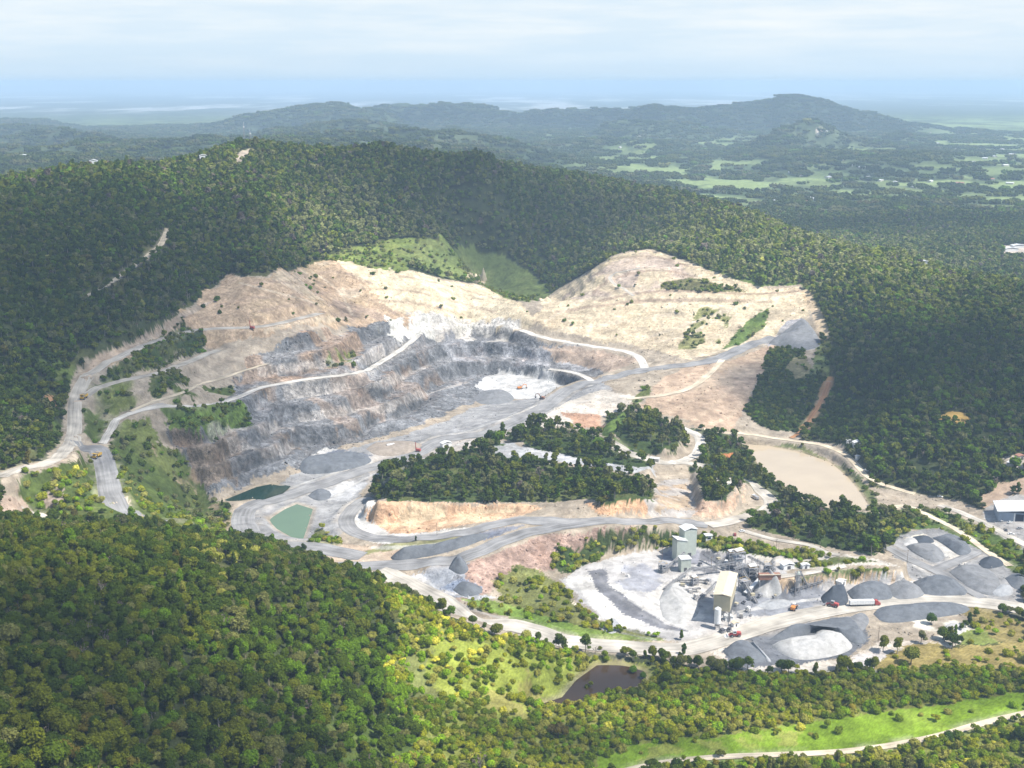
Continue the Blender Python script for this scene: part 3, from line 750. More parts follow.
# open coastal plain: towns and fields as pale flecks
pl = sstep(Y, 9500, 14000)[..., None]
pn = fbm(X / 3, Y / 9, 400, 5, 91, 0.7)[..., None]
C[:] = C * (1 - pl) + (np.array((0.07, 0.085, 0.05)) * (1 - sstep(pn, .05, .4)) + np.array((0.42, 0.42, 0.40)) * sstep(pn, .05, .4)) * pl
veg = ((T > 0) | (S == 3))[..., None] * (Y < 1600)[..., None]
gv = fbm(X, Y, 34, 4, 401, .6)[..., None]; gw = fbm(X, Y, 13, 3, 402)[..., None]
C[:] = C * (1 + veg * (0.35 * gv + 0.25 * gw))
C[:] = C * (1 - veg * .25 * sstep(gv, 0, .5)) + np.array((0.22, 0.19, 0.07)) * veg * .25 * sstep(gv, 0, .5)
C[:] = C * (1 + veg * (np.random.RandomState(9).rand(*Z.shape)[..., None] - .5) * .5)
bare = (1 - veg) * (Y < 1600)[..., None]
bv = fbm(X + .9 * Z, Y + 1.3 * Z, 45, 5, 411, .66)[..., None]
C[:] = C * (1 + bare * 0.5 * bv)
lum = C.max(-1, keepdims=True)
C = np.where(Y[..., None] < 9000, C * (np.where(lum > .32, .32 + (np.minimum(lum, .9) - .32) * .6, lum) / np.maximum(lum, 1e-4)), C)
gr_ = C.mean(-1, keepdims=True)
C = np.where((Y[..., None] < 1700) & (bare > .5), gr_ + (C - gr_) * 1.2, C)
C = np.clip(C * (1 + 0.16 * fbm(X + 1.1 * Z, Y + 1.4 * Z, 11, 3, 95)[..., None]), 0.005, 0.9)

# ------------------------------------------------------------------ materials
def new_mat(name):
    m = bpy.data.materials.new(name); m.use_nodes = True
    nt = m.node_tree; nt.nodes.clear()
    return m, nt.nodes, nt.links

def ground_material():
    m, N, L = new_mat("ground")
    out = N.new('ShaderNodeOutputMaterial'); bs = N.new('ShaderNodeBsdfDiffuse')
    at = N.new('ShaderNodeAttribute'); at.attribute_name = 'cover_colour'
    rk = N.new('ShaderNodeAttribute'); rk.attribute_name = 'rockiness'
    sk = N.new('ShaderNodeAttribute'); sk.attribute_name = 'streaks'
    geo = N.new('ShaderNodeNewGeometry')
    n1 = N.new('ShaderNodeTexNoise'); n1.inputs['Scale'].default_value = 0.09; n1.inputs['Detail'].default_value = 8; n1.inputs['Roughness'].default_value = 0.68
    L.new(geo.outputs['Position'], n1.inputs['Vector'])
    r1 = N.new('ShaderNodeMapRange'); r1.inputs['From Min'].default_value = .28; r1.inputs['From Max'].default_value = .72; r1.inputs['To Min'].default_value = .58; r1.inputs['To Max'].default_value = 1.40
    L.new(n1.outputs['Fac'], r1.inputs['Value'])
    # rock: fractured blocks, weathering bands
    mp = N.new('ShaderNodeMapping'); mp.inputs['Scale'].default_value = (0.11, 0.11, 0.10); mp.inputs['Rotation'].default_value = (0.5, 0.25, 0.4)
    L.new(geo.outputs['Position'], mp.inputs['Vector'])
    n2 = N.new('ShaderNodeTexNoise'); n2.inputs['Scale'].default_value = 2.2; n2.inputs['Detail'].default_value = 4; n2.inputs['Roughness'].default_value = 0.68; n2.inputs['Distortion'].default_value = 0.25
    L.new(mp.outputs[0], n2.inputs['Vector'])
    vo = N.new('ShaderNodeTexVoronoi'); vo.inputs['Scale'].default_value = 0.30; vo.feature = 'F1'
    mpv = N.new('ShaderNodeMapping'); mpv.inputs['Rotation'].default_value = (.4, .3, .5); mpv.inputs['Scale'].default_value = (1, 1.2, .55)
    dst = N.new('ShaderNodeTexNoise'); dst.inputs['Scale'].default_value = .12; dst.inputs['Detail'].default_value = 4
    L.new(geo.outputs['Position'], dst.inputs['Vector'])
    dm = N.new('ShaderNodeVectorMath'); dm.operation = 'MULTIPLY_ADD'; dm.inputs[1].default_value = (9, 9, 9)
    L.new(dst.outputs['Color'], dm.inputs[0]); L.new(geo.outputs['Position'], dm.inputs[2]); L.new(dm.outputs[0], mpv.inputs['Vector']); L.new(mpv.outputs[0], vo.inputs['Vector'])
    vo2 = N.new('ShaderNodeTexVoronoi'); vo2.inputs['Scale'].default_value = 0.085; L.new(mpv.outputs[0], vo2.inputs['Vector'])
    vs = N.new('ShaderNodeSeparateColor'); L.new(vo.outputs['Color'], vs.inputs[0]); vs2 = N.new('ShaderNodeSeparateColor'); L.new(vo2.outputs['Color'], vs2.inputs[0])
    va = N.new('ShaderNodeMath'); va.operation = 'ADD'; L.new(vs.outputs[0], va.inputs[0]); L.new(vs2.outputs[1], va.inputs[1])
    vr = N.new('ShaderNodeMapRange'); vr.inputs['From Max'].default_value = 2; vr.inputs['To Min'].default_value = .55; vr.inputs['To Max'].default_value = 1.45; L.new(va.outputs[0], vr.inputs['Value'])
    r2 = N.new('ShaderNodeMapRange'); r2.inputs['From Min'].default_value = .33; r2.inputs['From Max'].default_value = .67; r2.inputs['To Min'].default_value = .6; r2.inputs['To Max'].default_value = 1.4
    L.new(n2.outputs['Fac'], r2.inputs['Value'])
    mixr = N.new('ShaderNodeMix'); mixr.data_type = 'FLOAT'
    L.new(rk.outputs['Fac'], mixr.inputs[0]); L.new(r1.outputs[0], mixr.inputs[2])
    mul = N.new('ShaderNodeMath'); mul.operation = 'MULTIPLY'; L.new(r1.outputs[0], mul.inputs[0]); L.new(r2.outputs[0], mul.inputs[1])
    mulv = N.new('ShaderNodeMath'); mulv.operation = 'MULTIPLY'; L.new(mul.outputs[0], mulv.inputs[0]); L.new(vr.outputs[0], mulv.inputs[1])
    L.new(mulv.outputs[0], mixr.inputs[3])
    # contour streaks of graded ground
    mp3 = N.new('ShaderNodeMapping'); mp3.inputs['Scale'].default_value = (0.012, 0.02, 0.55)
    L.new(geo.outputs['Position'], mp3.inputs['Vector'])
    n3 = N.new('ShaderNodeTexNoise'); n3.inputs['Scale'].default_value = 1.0; n3.inputs['Detail'].default_value = 4
    L.new(mp3.outputs[0], n3.inputs['Vector'])
    r3 = N.new('ShaderNodeMapRange'); r3.inputs['From Min'].default_value = .35; r3.inputs['From Max'].default_value = .62; r3.inputs['To Min'].default_value = .72; r3.inputs['To Max'].default_value = 1.12
    L.new(n3.outputs['Fac'], r3.inputs['Value'])
    mixs = N.new('ShaderNodeMix'); mixs.data_type = 'FLOAT'; mixs.inputs[2].default_value = 1
    skm = N.new('ShaderNodeMath'); skm.operation = 'MULTIPLY'; skm.inputs[1].default_value = .45; L.new(sk.outputs['Fac'], skm.inputs[0]); L.new(skm.outputs[0], mixs.inputs[0]); L.new(r3.outputs[0], mixs.inputs[3])
    mm = N.new('ShaderNodeMath'); mm.operation = 'MULTIPLY'; L.new(mixr.outputs[0], mm.inputs[0]); L.new(mixs.outputs[0], mm.inputs[1])
    sc = N.new('ShaderNodeVectorMath'); sc.operation = 'SCALE'
    L.new(at.outputs['Color'], sc.inputs[0]); L.new(mm.outputs[0], sc.inputs['Scale'])
    # rusty and ochre seams in the rock
    n4 = N.new('ShaderNodeTexNoise'); n4.inputs['Scale'].default_value = 0.035; n4.inputs['Detail'].default_value = 6; n4.inputs['Roughness'].default_value = .7
    L.new(geo.outputs['Position'], n4.inputs['Vector'])
    r4 = N.new('ShaderNodeMapRange'); r4.inputs['From Min'].default_value = .52; r4.inputs['From Max'].default_value = .68; r4.inputs['To Max'].default_value = .3
    L.new(n4.outputs['Fac'], r4.inputs['Value'])
    m4 = N.new('ShaderNodeMath'); m4.operation = 'MULTIPLY'; L.new(r4.outputs[0], m4.inputs[0]); L.new(rk.outputs['Fac'], m4.inputs[1])
    tint = N.new('ShaderNodeMix'); tint.data_type = 'RGBA'; tint.blend_type = 'MULTIPLY'; tint.inputs[7].default_value = (1.25, .86, .6, 1)
    L.new(m4.outputs[0], tint.inputs[0]); L.new(sc.outputs[0], tint.inputs[6])
    bp = N.new('ShaderNodeBump'); bp.inputs['Strength'].default_value = 0.7; bp.inputs['Distance'].default_value = 1.6
    L.new(mm.outputs[0], bp.inputs['Height'])
    L.new(tint.outputs[2], bs.inputs['Color']); L.new(bp.outputs[0], bs.inputs['Normal'])
    L.new(bs.outputs[0], out.inputs['Surface'])
    return m

def grid_mesh(name, co, nr, nc):
    me = bpy.data.meshes.new(name)
    nv = nr * nc
    idx = np.arange(nv, dtype=np.int32).reshape(nr, nc)
    quads = np.stack([idx[:-1, :-1], idx[:-1, 1:], idx[1:, 1:], idx[1:, :-1]], -1).reshape(-1, 4)
    me.vertices.add(nv); me.vertices.foreach_set('co', co.astype(np.float32).ravel())
    me.loops.add(quads.size); me.loops.foreach_set('vertex_index', quads.ravel())
    me.polygons.add(len(quads)); me.polygons.foreach_set('loop_start', np.arange(0, quads.size, 4, dtype=np.int32))
    me.update(calc_edges=True)
    return me

def add_attr(me, name, typ, dom, data):
    a = me.attributes.new(name, typ, dom)
    key = {'FLOAT': 'value', 'INT': 'value', 'FLOAT_COLOR': 'color', 'FLOAT_VECTOR': 'vector'}[typ]
    if typ == 'FLOAT_COLOR' and data.shape[-1] == 3:
        data = np.concatenate([data, np.ones(data.shape[:-1] + (1,))], -1)
    a.data.foreach_set(key, (data.astype(np.int32) if typ == 'INT' else data.astype(np.float32)).ravel())

gm = grid_mesh("ground", np.stack([X, Y, Z], -1), NR, NC)
add_attr(gm, 'cover_colour', 'FLOAT_COLOR', 'POINT', C)
add_attr(gm, 'rockiness', 'FLOAT', 'POINT', RK)
add_attr(gm, 'streaks', 'FLOAT', 'POINT', V)
gm.materials.append(ground_material())
gm.polygons.foreach_set('use_smooth', np.ones(len(gm.polygons), bool))
ground = bpy.data.objects.new("ground", gm); COL.objects.link(ground)
tag(ground, kind='structure')

def road_material(name, c):
    m, N, L = new_mat(name)
    out = N.new('ShaderNodeOutputMaterial'); bs = N.new('ShaderNodeBsdfDiffuse')
    uv = N.new('ShaderNodeAttribute'); uv.attribute_name = 'lane'
    mp = N.new('ShaderNodeMapping'); mp.inputs['Scale'].default_value = (0.55, 0.02, 1)
    n = N.new('ShaderNodeTexNoise'); n.inputs['Scale'].default_value = 1; n.inputs['Detail'].default_value = 6; n.inputs['Roughness'].default_value = .65
    geo = N.new('ShaderNodeNewGeometry')
    n2 = N.new('ShaderNodeTexNoise'); n2.inputs['Scale'].default_value = .07; n2.inputs['Detail'].default_value = 6
    L.new(uv.outputs['Vector'], mp.inputs['Vector']); L.new(mp.outputs[0], n.inputs['Vector'])
    L.new(geo.outputs['Position'], n2.inputs['Vector'])
    add = N.new('ShaderNodeMath'); add.operation = 'ADD'; L.new(n.outputs['Fac'], add.inputs[0]); L.new(n2.outputs['Fac'], add.inputs[1])
    cr = N.new('ShaderNodeMapRange'); cr.inputs['From Min'].default_value = .75; cr.inputs['From Max'].default_value = 1.25; cr.inputs['To Min'].default_value = .62; cr.inputs['To Max'].default_value = 1.45
    L.new(add.outputs[0], cr.inputs['Value'])
    sc = N.new('ShaderNodeVectorMath'); sc.operation = 'SCALE'; sc.inputs[0].default_value = c
    L.new(cr.outputs[0], sc.inputs['Scale']); L.new(sc.outputs[0], bs.inputs['Color']); L.new(bs.outputs[0], out.inputs['Surface'])
    return m
RM = {GREY: road_material("grey_gravel_road", GREY), PALE: road_material("pale_gravel_road", PALE), TAN: road_material("tan_dirt_road", TAN),
      WHITE: road_material("white_dust_road", WHITE), ORNG: road_material("orange_clay_track", ORNG)}
for name, q, hw, c, k in ROADS:
    d = np.gradient(q[:, :2], axis=0); L_ = np.hypot(d[:, 0], d[:, 1]) + 1e-9
    nx, ny = -d[:, 1] / L_, d[:, 0] / L_
    m = len(q); NW = 7
    cc = np.zeros((m, NW, 3)); lane = np.zeros((m, NW, 3))
    wv = hw * (1 + 0.12 * fbm(np.arange(m) * 4.0, np.zeros(m), 40, 3, k))
    for j in range(NW):
        s = (j / (NW - 1) * 2 - 1)
        cc[:, j, 0] = q[:, 0] + nx * s * wv; cc[:, j, 1] = q[:, 1] + ny * s * wv
        cc[:, j, 2] = zat(cc[:, j, 0], cc[:, j, 1], ZR) - 0.10 * s * s + 0.012 * k
        lane[:, j, 0] = s * hw; lane[:, j, 1] = np.arange(m) * 4.0; lane[:, j, 2] = k
    me = grid_mesh(name, cc, m, NW)
    add_attr(me, 'lane', 'FLOAT_VECTOR', 'POINT', lane)
    me.materials.append(RM[c])
    o = bpy.data.objects.new(name, me); COL.objects.link(o); tag(o, kind='structure')

def water_material(name, c, rough=0.05):
    m, N, L = new_mat(name)
    out = N.new('ShaderNodeOutputMaterial'); bs = N.new('ShaderNodeBsdfPrincipled')
    geo = N.new('ShaderNodeNewGeometry'); n = N.new('ShaderNodeTexNoise'); n.inputs['Scale'].default_value = .04; n.inputs['Detail'].default_value = 4
    L.new(geo.outputs['Position'], n.inputs['Vector'])
    r = N.new('ShaderNodeMapRange'); r.inputs['From Min'].default_value = .3; r.inputs['From Max'].default_value = .7; r.inputs['To Min'].default_value = .94; r.inputs['To Max'].default_value = 1.05
    L.new(n.outputs['Fac'], r.inputs['Value'])
    sc = N.new('ShaderNodeVectorMath'); sc.operation = 'SCALE'; sc.inputs[0].default_value = c
    L.new(r.outputs[0], sc.inputs['Scale']); L.new(sc.outputs[0], bs.inputs['Base Color'])
    bs.inputs['Roughness'].default_value = rough; bs.inputs['IOR'].default_value = 1.33
    n2 = N.new('ShaderNodeTexNoise'); n2.inputs['Scale'].default_value = .8; n2.inputs['Detail'].default_value = 3
    L.new(geo.outputs['Position'], n2.inputs['Vector'])
    bp = N.new('ShaderNodeBump'); bp.inputs['Strength'].default_value = .03; bp.inputs['Distance'].default_value = .3
    L.new(n2.outputs['Fac'], bp.inputs['Height']); L.new(bp.outputs[0], bs.inputs['Normal'])
    L.new(bs.outputs[0], out.inputs['Surface'])
    return m
for k, (nm, wp, zl, c) in enumerate(PONDS):
    me = bpy.data.meshes.new(nm)
    cen = wp.mean(0)
    big = cen + (wp - cen) * 1.12
    me.from_pydata([(a, b, zl - 0.02) for a, b in big], [], [list(range(len(big)))])
    me.materials.append(water_material("pond_water", c))
    o = bpy.data.objects.new(nm, me); COL.objects.link(o); tag(o, kind='structure')

# ------------------------------------------------------------------ haze and clouds
def box_mesh(name, x0, x1, y0, y1, z0, z1):
    me = bpy.data.meshes.new(name)
    v = [(x, y, z) for z in (z0, z1) for x, y in ((x0, y0), (x1, y0), (x1, y1), (x0, y1))]
    me.from_pydata(v, [], [(3, 2, 1, 0), (4, 5, 6, 7), (0, 1, 5, 4), (1, 2, 6, 5), (2, 3, 7, 6), (3, 0, 4, 7)])
    return me
def volume_material(name, dens, col):
    m, N, L = new_mat(name)
    out = N.new('ShaderNodeOutputMaterial'); v = N.new('ShaderNodeVolumePrincipled')
    v.inputs['Density'].default_value = dens; v.inputs['Color'].default_value = col + (1,)
    L.new(v.outputs[0], out.inputs['Volume'])
    m.cycles.homogeneous_volume = True
    return m
ztop = max(float(Z.max()), CAM_Z) + 25
hz = bpy.data.objects.new("haze", box_mesh("haze", -175000, 175000, -3000, 175000, float(Z.min()) - 8, ztop))
hz.data.materials.append(volume_material("haze_air", 9.5e-5, (0.60, 0.79, 1.0)))
COL.objects.link(hz); tag(hz, kind='stuff')

cloud_mat = volume_material("cloud_vapour", 0.0075, (1, 1, 1))
def cloud(px, py, rx, ry, hgt=820, thick=75, seed=0):
    gx, gy, gz = cast(px, py)
    c = np.array([gx, gy, gz]) + SUN_DIR * (hgt / SUN_DIR[2])
    import bmesh
    bm = bmesh.new(); bmesh.ops.create_icosphere(bm, subdivisions=4, radius=1)
    for v in bm.verts:
        p = np.array(v.co)
        a = np.array([p[0] * 2 + seed * 7.3, p[1] * 2 + seed * 3.1])
        k = 1 + 0.38 * float(fbm(a[0:1] + p[2], a[1:2] - p[2], 1.0, 4, seed)[0])
        v.co = (p[0] * k * rx, p[1] * k * ry, p[2] * k * thick * (0.6 if p[2] < 0 else 1))
    me = bpy.data.meshes.new("cloud"); bm.to_mesh(me); bm.free()
    me.materials.append(cloud_mat)
    o = bpy.data.objects.new("cloud", me); COL.objects.link(o); o.location = c
    tag(o, kind='structure')
for k, a in enumerate([(40, 330, 260, 190), (100, 235, 300, 240), (480, 185, 270, 230), (560, 205, 190, 200), (905, 355, 150, 110), (985, 380, 130, 120),
                       (120, 700, 150, 60), (-20, 600, 110, 50), (560, 745, 110, 22), (850, 688, 190, 18), (790, 104, 1300, 450), (600, 116, 700, 300), (450, 116, 600, 250), (900, 226, 420, 160), (960, 130, 900, 400), (880, 172, 300, 120), (780, 385, 60, 60)]):
    cloud(*a, seed=k, hgt=820 if a[1] > 140 else 1100)

# ------------------------------------------------------------------ vegetation
def leaf_material(name, transl=0.18):
    m, N, L = new_mat(name)
    out = N.new('ShaderNodeOutputMaterial')
    ti = N.new('ShaderNodeAttribute'); ti.attribute_type = 'INSTANCER'; ti.attribute_name = 'tint'
    to = N.new('ShaderNodeAttribute'); to.attribute_name = 'leaf_tone'
    r = N.new('ShaderNodeMapRange'); r.inputs['To Min'].default_value = .58; r.inputs['To Max'].default_value = 1.45
    L.new(to.outputs['Fac'], r.inputs['Value'])
    sc = N.new('ShaderNodeVectorMath'); sc.operation = 'SCALE'; L.new(ti.outputs['Color'], sc.inputs[0]); L.new(r.outputs[0], sc.inputs['Scale'])
    d = N.new('ShaderNodeBsdfDiffuse'); t = N.new('ShaderNodeBsdfTranslucent'); mx = N.new('ShaderNodeMixShader'); mx.inputs[0].default_value = transl
    L.new(sc.outputs[0], d.inputs['Color']); L.new(sc.outputs[0], t.inputs['Color'])
    L.new(d.outputs[0], mx.inputs[1]); L.new(t.outputs[0], mx.inputs[2]); L.new(mx.outputs[0], out.inputs['Surface'])
    return m
def bark_material(name, c):
    m, N, L = new_mat(name)
    out = N.new('ShaderNodeOutputMaterial'); d = N.new('ShaderNodeBsdfDiffuse')
    tc = N.new('ShaderNodeTexCoord'); n = N.new('ShaderNodeTexNoise'); n.inputs['Scale'].default_value = 1.5; L.new(tc.outputs['Object'], n.inputs['Vector'])
    r = N.new('ShaderNodeMapRange'); r.inputs['To Min'].default_value = .6; r.inputs['To Max'].default_value = 1.4; L.new(n.outputs['Fac'], r.inputs['Value'])
    sc = N.new('ShaderNodeVectorMath'); sc.operation = 'SCALE'; sc.inputs[0].default_value = c; L.new(r.outputs[0], sc.inputs['Scale'])
    L.new(sc.outputs[0], d.inputs['Color']); L.new(d.outputs[0], out.inputs['Surface'])
    return m
LEAF = leaf_material("foliage"); BARK = bark_material("pale_bark", (0.30, 0.26, 0.21)); DBARK = bark_material("dark_bark", (0.13, 0.10, 0.08))

ICO = None
def ico():
    global ICO
    if ICO is None:
        import bmesh
        bm = bmesh.new(); bmesh.ops.create_icosphere(bm, subdivisions=2, radius=1)
        ICO = (np.array([v.co[:] for v in bm.verts]), np.array([[v.index for v in f.verts] for f in bm.faces])); bm.free()
    return ICO

def crown_data(rng, lobes, nq, qs, core=0.8):
    """leaf sprays over and in several lobes; returns verts, faces, tone"""
    lobes = np.array(lobes, float)
    area = lobes[:, 3] * lobes[:, 4] + lobes[:, 3] * lobes[:, 5]
    pick = rng.choice(len(lobes), nq * 2, p=area / area.sum())
    d = rng.normal(size=(nq * 2, 3)); d /= np.linalg.norm(d, axis=1)[:, None]
    keep = d[:, 2] > -0.55
    pick, d = pick[keep][:nq], d[keep][:nq]
    rr = rng.uniform(0.72, 1.12, len(d))[:, None]
    L_ = lobes[pick]
    p = L_[:, :3] + d * L_[:, 3:6] * rr
    nrm = d / L_[:, 3:6] * L_[:, 3:4] + rng.normal(size=d.shape) * 0.55 + np.array([0, 0, .25]); nrm /= np.linalg.norm(nrm, axis=1)[:, None]
    t = np.cross(nrm, rng.normal(size=d.shape)); t /= np.linalg.norm(t, axis=1)[:, None]
    b = np.cross(nrm, t)
    s = (qs * rng.uniform(.55, 1.45, len(d)))[:, None]
    v = np.stack([p - t * s - b * s * .5, p + t * s * .9 - b * s * .7, p + t * s * .6 + b * s * .8, p - t * s * .8 + b * s * .6 + nrm * s * .3], 1).reshape(-1, 3)
    f = np.arange(len(v)).reshape(-1, 4)
    lt = rng.uniform(.15, .85, len(lobes))
    tone = np.clip(lt[pick] * .5 + rng.uniform(0, .6, len(d)), 0, 1)
    verts, faces, tones = [v], [list(map(int, q)) for q in f], [tone]
    iv, iff = ico(); off = len(v)
    for k, l in enumerate(lobes):
        w = iv * l[3:6] * core * (1 + 0.16 * rng.normal(size=(len(iv), 1))) + l[:3]
        verts.append(w); faces += [[int(a) + off for a in q] for q in iff]; off += len(w)
        tones.append(np.clip(np.full(len(iff), lt[k] * .5) + rng.uniform(0, .6, len(iff)), 0, 1))
    return np.concatenate(verts), faces, np.concatenate(tones)

def tube(pts_, rad, n=6):
    v, f = [], []
    pts_ = [np.array(p, float) for p in pts_]
    for i, p in enumerate(pts_):
        a = pts_[min(i + 1, len(pts_) - 1)] - pts_[max(i - 1, 0)]; a = a / (np.linalg.norm(a) + 1e-9)
        u = np.cross(a, [1, 0.3, 0]); u /= np.linalg.norm(u) + 1e-9; w = np.cross(a, u)
        for k in range(n):
            t = 2 * math.pi * k / n
            v.append(p + (u * math.cos(t) + w * math.sin(t)) * rad[i])
    for i in range(len(pts_) - 1):
        for k in range(n):
            f.append([i * n + k, i * n + (k + 1) % n, (i + 1) * n + (k + 1) % n, (i + 1) * n + k])
    return np.array(v), f

def mesh_from(name, parts):
    """parts: list of (verts, faces, material, tone or None) joined into one mesh"""
    me = bpy.data.meshes.new(name)
    V_, F_, M_, T_ = [], [], [], []
    off = 0; mats = []
    for v, f, m, t in parts:
        if m not in mats: mats.append(m)
        V_.append(np.asarray(v, float)); F_ += [[a + off for a in q] for q in f]; off += len(v)
        M_ += [mats.index(m)] * len(f); T_.append(np.full(len(f), .5) if t is None else t)
    me.from_pydata(np.concatenate(V_).tolist(), [], F_)
    for m in mats: me.materials.append(m)
    me.polygons.foreach_set('material_index', np.array(M_, np.int32))
    add_attr(me, 'leaf_tone', 'FLOAT', 'FACE', np.concatenate(T_))
    me.update()
    return me

def tree_lobes(rng, style):
    L_ = []
    if style == 'round':
        L_.append((0, 0, 6.6, 3.6, 3.6, 3.2))
        for k in range(5):
            a = k * 1.26 + rng.uniform(-.3, .3); r = rng.uniform(1.8, 2.8)
            L_.append((r * math.cos(a), r * math.sin(a), rng.uniform(5.2, 7.6), *(rng.uniform(1.5, 2.3, 3))))
    elif style == 'gum':
        for k in range(7):
            a = rng.uniform(0, 6.28); r = rng.uniform(.8, 3.6)
            s = rng.uniform(1.2, 2.3)
            L_.append((r * math.cos(a), r * math.sin(a), rng.uniform(6, 10.8) - r * .5, s, s, s * .75))
        L_.append((0, 0, 9.0, 2.2, 2.2, 2.0))
    elif style == 'tall':
        for k in range(6):
            a = rng.uniform(0, 6.28); r = rng.uniform(.3, 1.7); s = rng.uniform(1.3, 2.1)
            L_.append((r * math.cos(a), r * math.sin(a), 3.6 + k * 1.7, s * (1.15 - k * .07), s * (1.15 - k * .07), s * 1.1))
    elif style == 'flat':
        for k in range(7):
            a = k * .9 + rng.uniform(-.3, .3); r = rng.uniform(1.4, 3.6)
            L_.append((r * math.cos(a), r * math.sin(a), rng.uniform(4.6, 6.4), rng.uniform(1.5, 2.4), rng.uniform(1.5, 2.4), rng.uniform(1.0, 1.5)))
    elif style == 'bush':
        L_.append((0, 0, 1.2, 1.9, 1.7, 1.5))
        for k in range(4):
            a = rng.uniform(0, 6.28); r = rng.uniform(.8, 1.6); s = rng.uniform(.7, 1.2)
            L_.append((r * math.cos(a), r * math.sin(a), rng.uniform(.8, 2.0), s, s, s))
    elif style == 'dead':
        for k in range(9):
            a = rng.uniform(0, 6.28); r = rng.uniform(1.0, 3.2); s = rng.uniform(.35, .6)
            L_.append((r * math.cos(a), r * math.sin(a), rng.uniform(5.0, 10.5), s, s, s * .6))
    elif style == 'wispy':
        for k in range(6):
            a = rng.uniform(0, 6.28); r = rng.uniform(.2, 1.4); s = rng.uniform(.5, .9)
            L_.append((r * math.cos(a), r * math.sin(a), rng.uniform(1.0, 3.4), s, s, s * 1.1))
    return L_

def trunk_data(rng, lobes, h, r0):
    v, f = tube([(0, 0, -1.5), (0.1, 0, h * .3), (rng.uniform(-.3, .3), rng.uniform(-.3, .3), h * .62), (rng.uniform(-.4, .4), rng.uniform(-.4, .4), h * .95)], [r0 * 1.25, r0, r0 * .7, r0 * .25])
    V_, F_ = [v], list(f); off = len(v)
    for l in sorted(lobes, key=lambda l: -l[3])[:9 if lobes[0][3] < .7 else 4]:
        z0 = min(h * .55, l[2] * .6)
        v2, f2 = tube([(0, 0, z0), (l[0] * .5, l[1] * .5, (z0 + l[2]) * .5), (l[0], l[1], l[2])], [r0 * .5, r0 * .35, r0 * .12], 5)
        V_.append(v2); F_ += [[a + off for a in q] for q in f2]; off += len(v2)
    return np.concatenate(V_), F_

PROTO = bpy.data.collections.new("tree_kinds")      # not linked to the scene: only the forests draw from it
PROTO_N = []
def proto(i, me):
    o = bpy.data.objects.new("kind_%03d" % i, me); PROTO.objects.link(o); PROTO_N.append(o); return o
STY = ['round', 'gum', 'tall', 'flat', 'round', 'gum', 'bush', 'bush', 'wispy', 'dead']
NEAR = []
idx = 0
def make_set(nq, qs, core, styles, sc=1.0, trunk=True, seed=0):
    global idx
    out = []
    for k, st in enumerate(styles):
        rng = np.random.RandomState(100 + seed * 31 + k)
        L_ = tree_lobes(rng, st)
        small = st in ('bush', 'wispy'); bare = st == 'dead'
        cd = crown_data(rng, L_, nq // 12 if bare else nq // 2 if small else nq, qs * (.6 if small else 1), .3 if bare else .62 if st in ('gum', 'wispy') else core)
        parts = [(cd[0], cd[1], LEAF, cd[2])]
        td = trunk_data(rng, L_, 3 if small else 8.5, .08 if small else .26)
        if trunk: parts.append((td[0], td[1], BARK if st in ('gum', 'tall', 'wispy', 'dead') else DBARK, None))
        proto(idx, mesh_from("kind_%03d" % idx, parts))
        out.append((idx, st, cd, td)); idx += 1
    return out
near = make_set(1100, .36, .80, STY, seed=1)          # 0..8
mid = make_set(230, .78, .82, STY, seed=2)           # 9..17
farp = make_set(60, 1.45, .85, ['round', 'gum', 'tall', 'flat'], trunk=False, seed=3)   # 18..21
# 22..24: clumps of many small far trees
for k in range(3):
    rng = np.random.RandomState(900 + k)
    L_ = [(rng.uniform(-17, 17), rng.uniform(-17, 17), rng.uniform(4, 8), *(rng.uniform(3.2, 5.6, 2)), rng.uniform(3, 4.5)) for _ in range(15)]
    cd = crown_data(rng, L_, 110, 2.6, .95)
    proto(idx, mesh_from("kind_%03d" % idx, [(cd[0], cd[1], LEAF, cd[2])])); idx += 1

def gn_group():
    g = bpy.data.node_groups.new("scatter_trees", 'GeometryNodeTree')
    g.interface.new_socket("Geometry", in_out='INPUT', socket_type='NodeSocketGeometry')
    g.interface.new_socket("Geometry", in_out='OUTPUT', socket_type='NodeSocketGeometry')
    N, L = g.nodes, g.links
    i, o = N.new('NodeGroupInput'), N.new('NodeGroupOutput')
    ci = N.new('GeometryNodeCollectionInfo'); ci.inputs['Collection'].default_value = PROTO
    ci.inputs['Separate Children'].default_value = True; ci.inputs['Reset Children'].default_value = True
    iop = N.new('GeometryNodeInstanceOnPoints'); iop.inputs['Pick Instance'].default_value = True
    def at(name, typ):
        n = N.new('GeometryNodeInputNamedAttribute'); n.data_type = typ; n.inputs['Name'].default_value = name; return n.outputs['Attribute']
    e = N.new('FunctionNodeEulerToRotation')
    L.new(at('turn', 'FLOAT_VECTOR'), e.inputs[0]); L.new(e.outputs[0], iop.inputs['Rotation'])
    L.new(at('size', 'FLOAT_VECTOR'), iop.inputs['Scale']); L.new(at('pick', 'INT'), iop.inputs['Instance Index'])
    L.new(i.outputs[0], iop.inputs['Points']); L.new(ci.outputs[0], iop.inputs['Instance']); L.new(iop.outputs[0], o.inputs[0])
    return g
GN = gn_group()
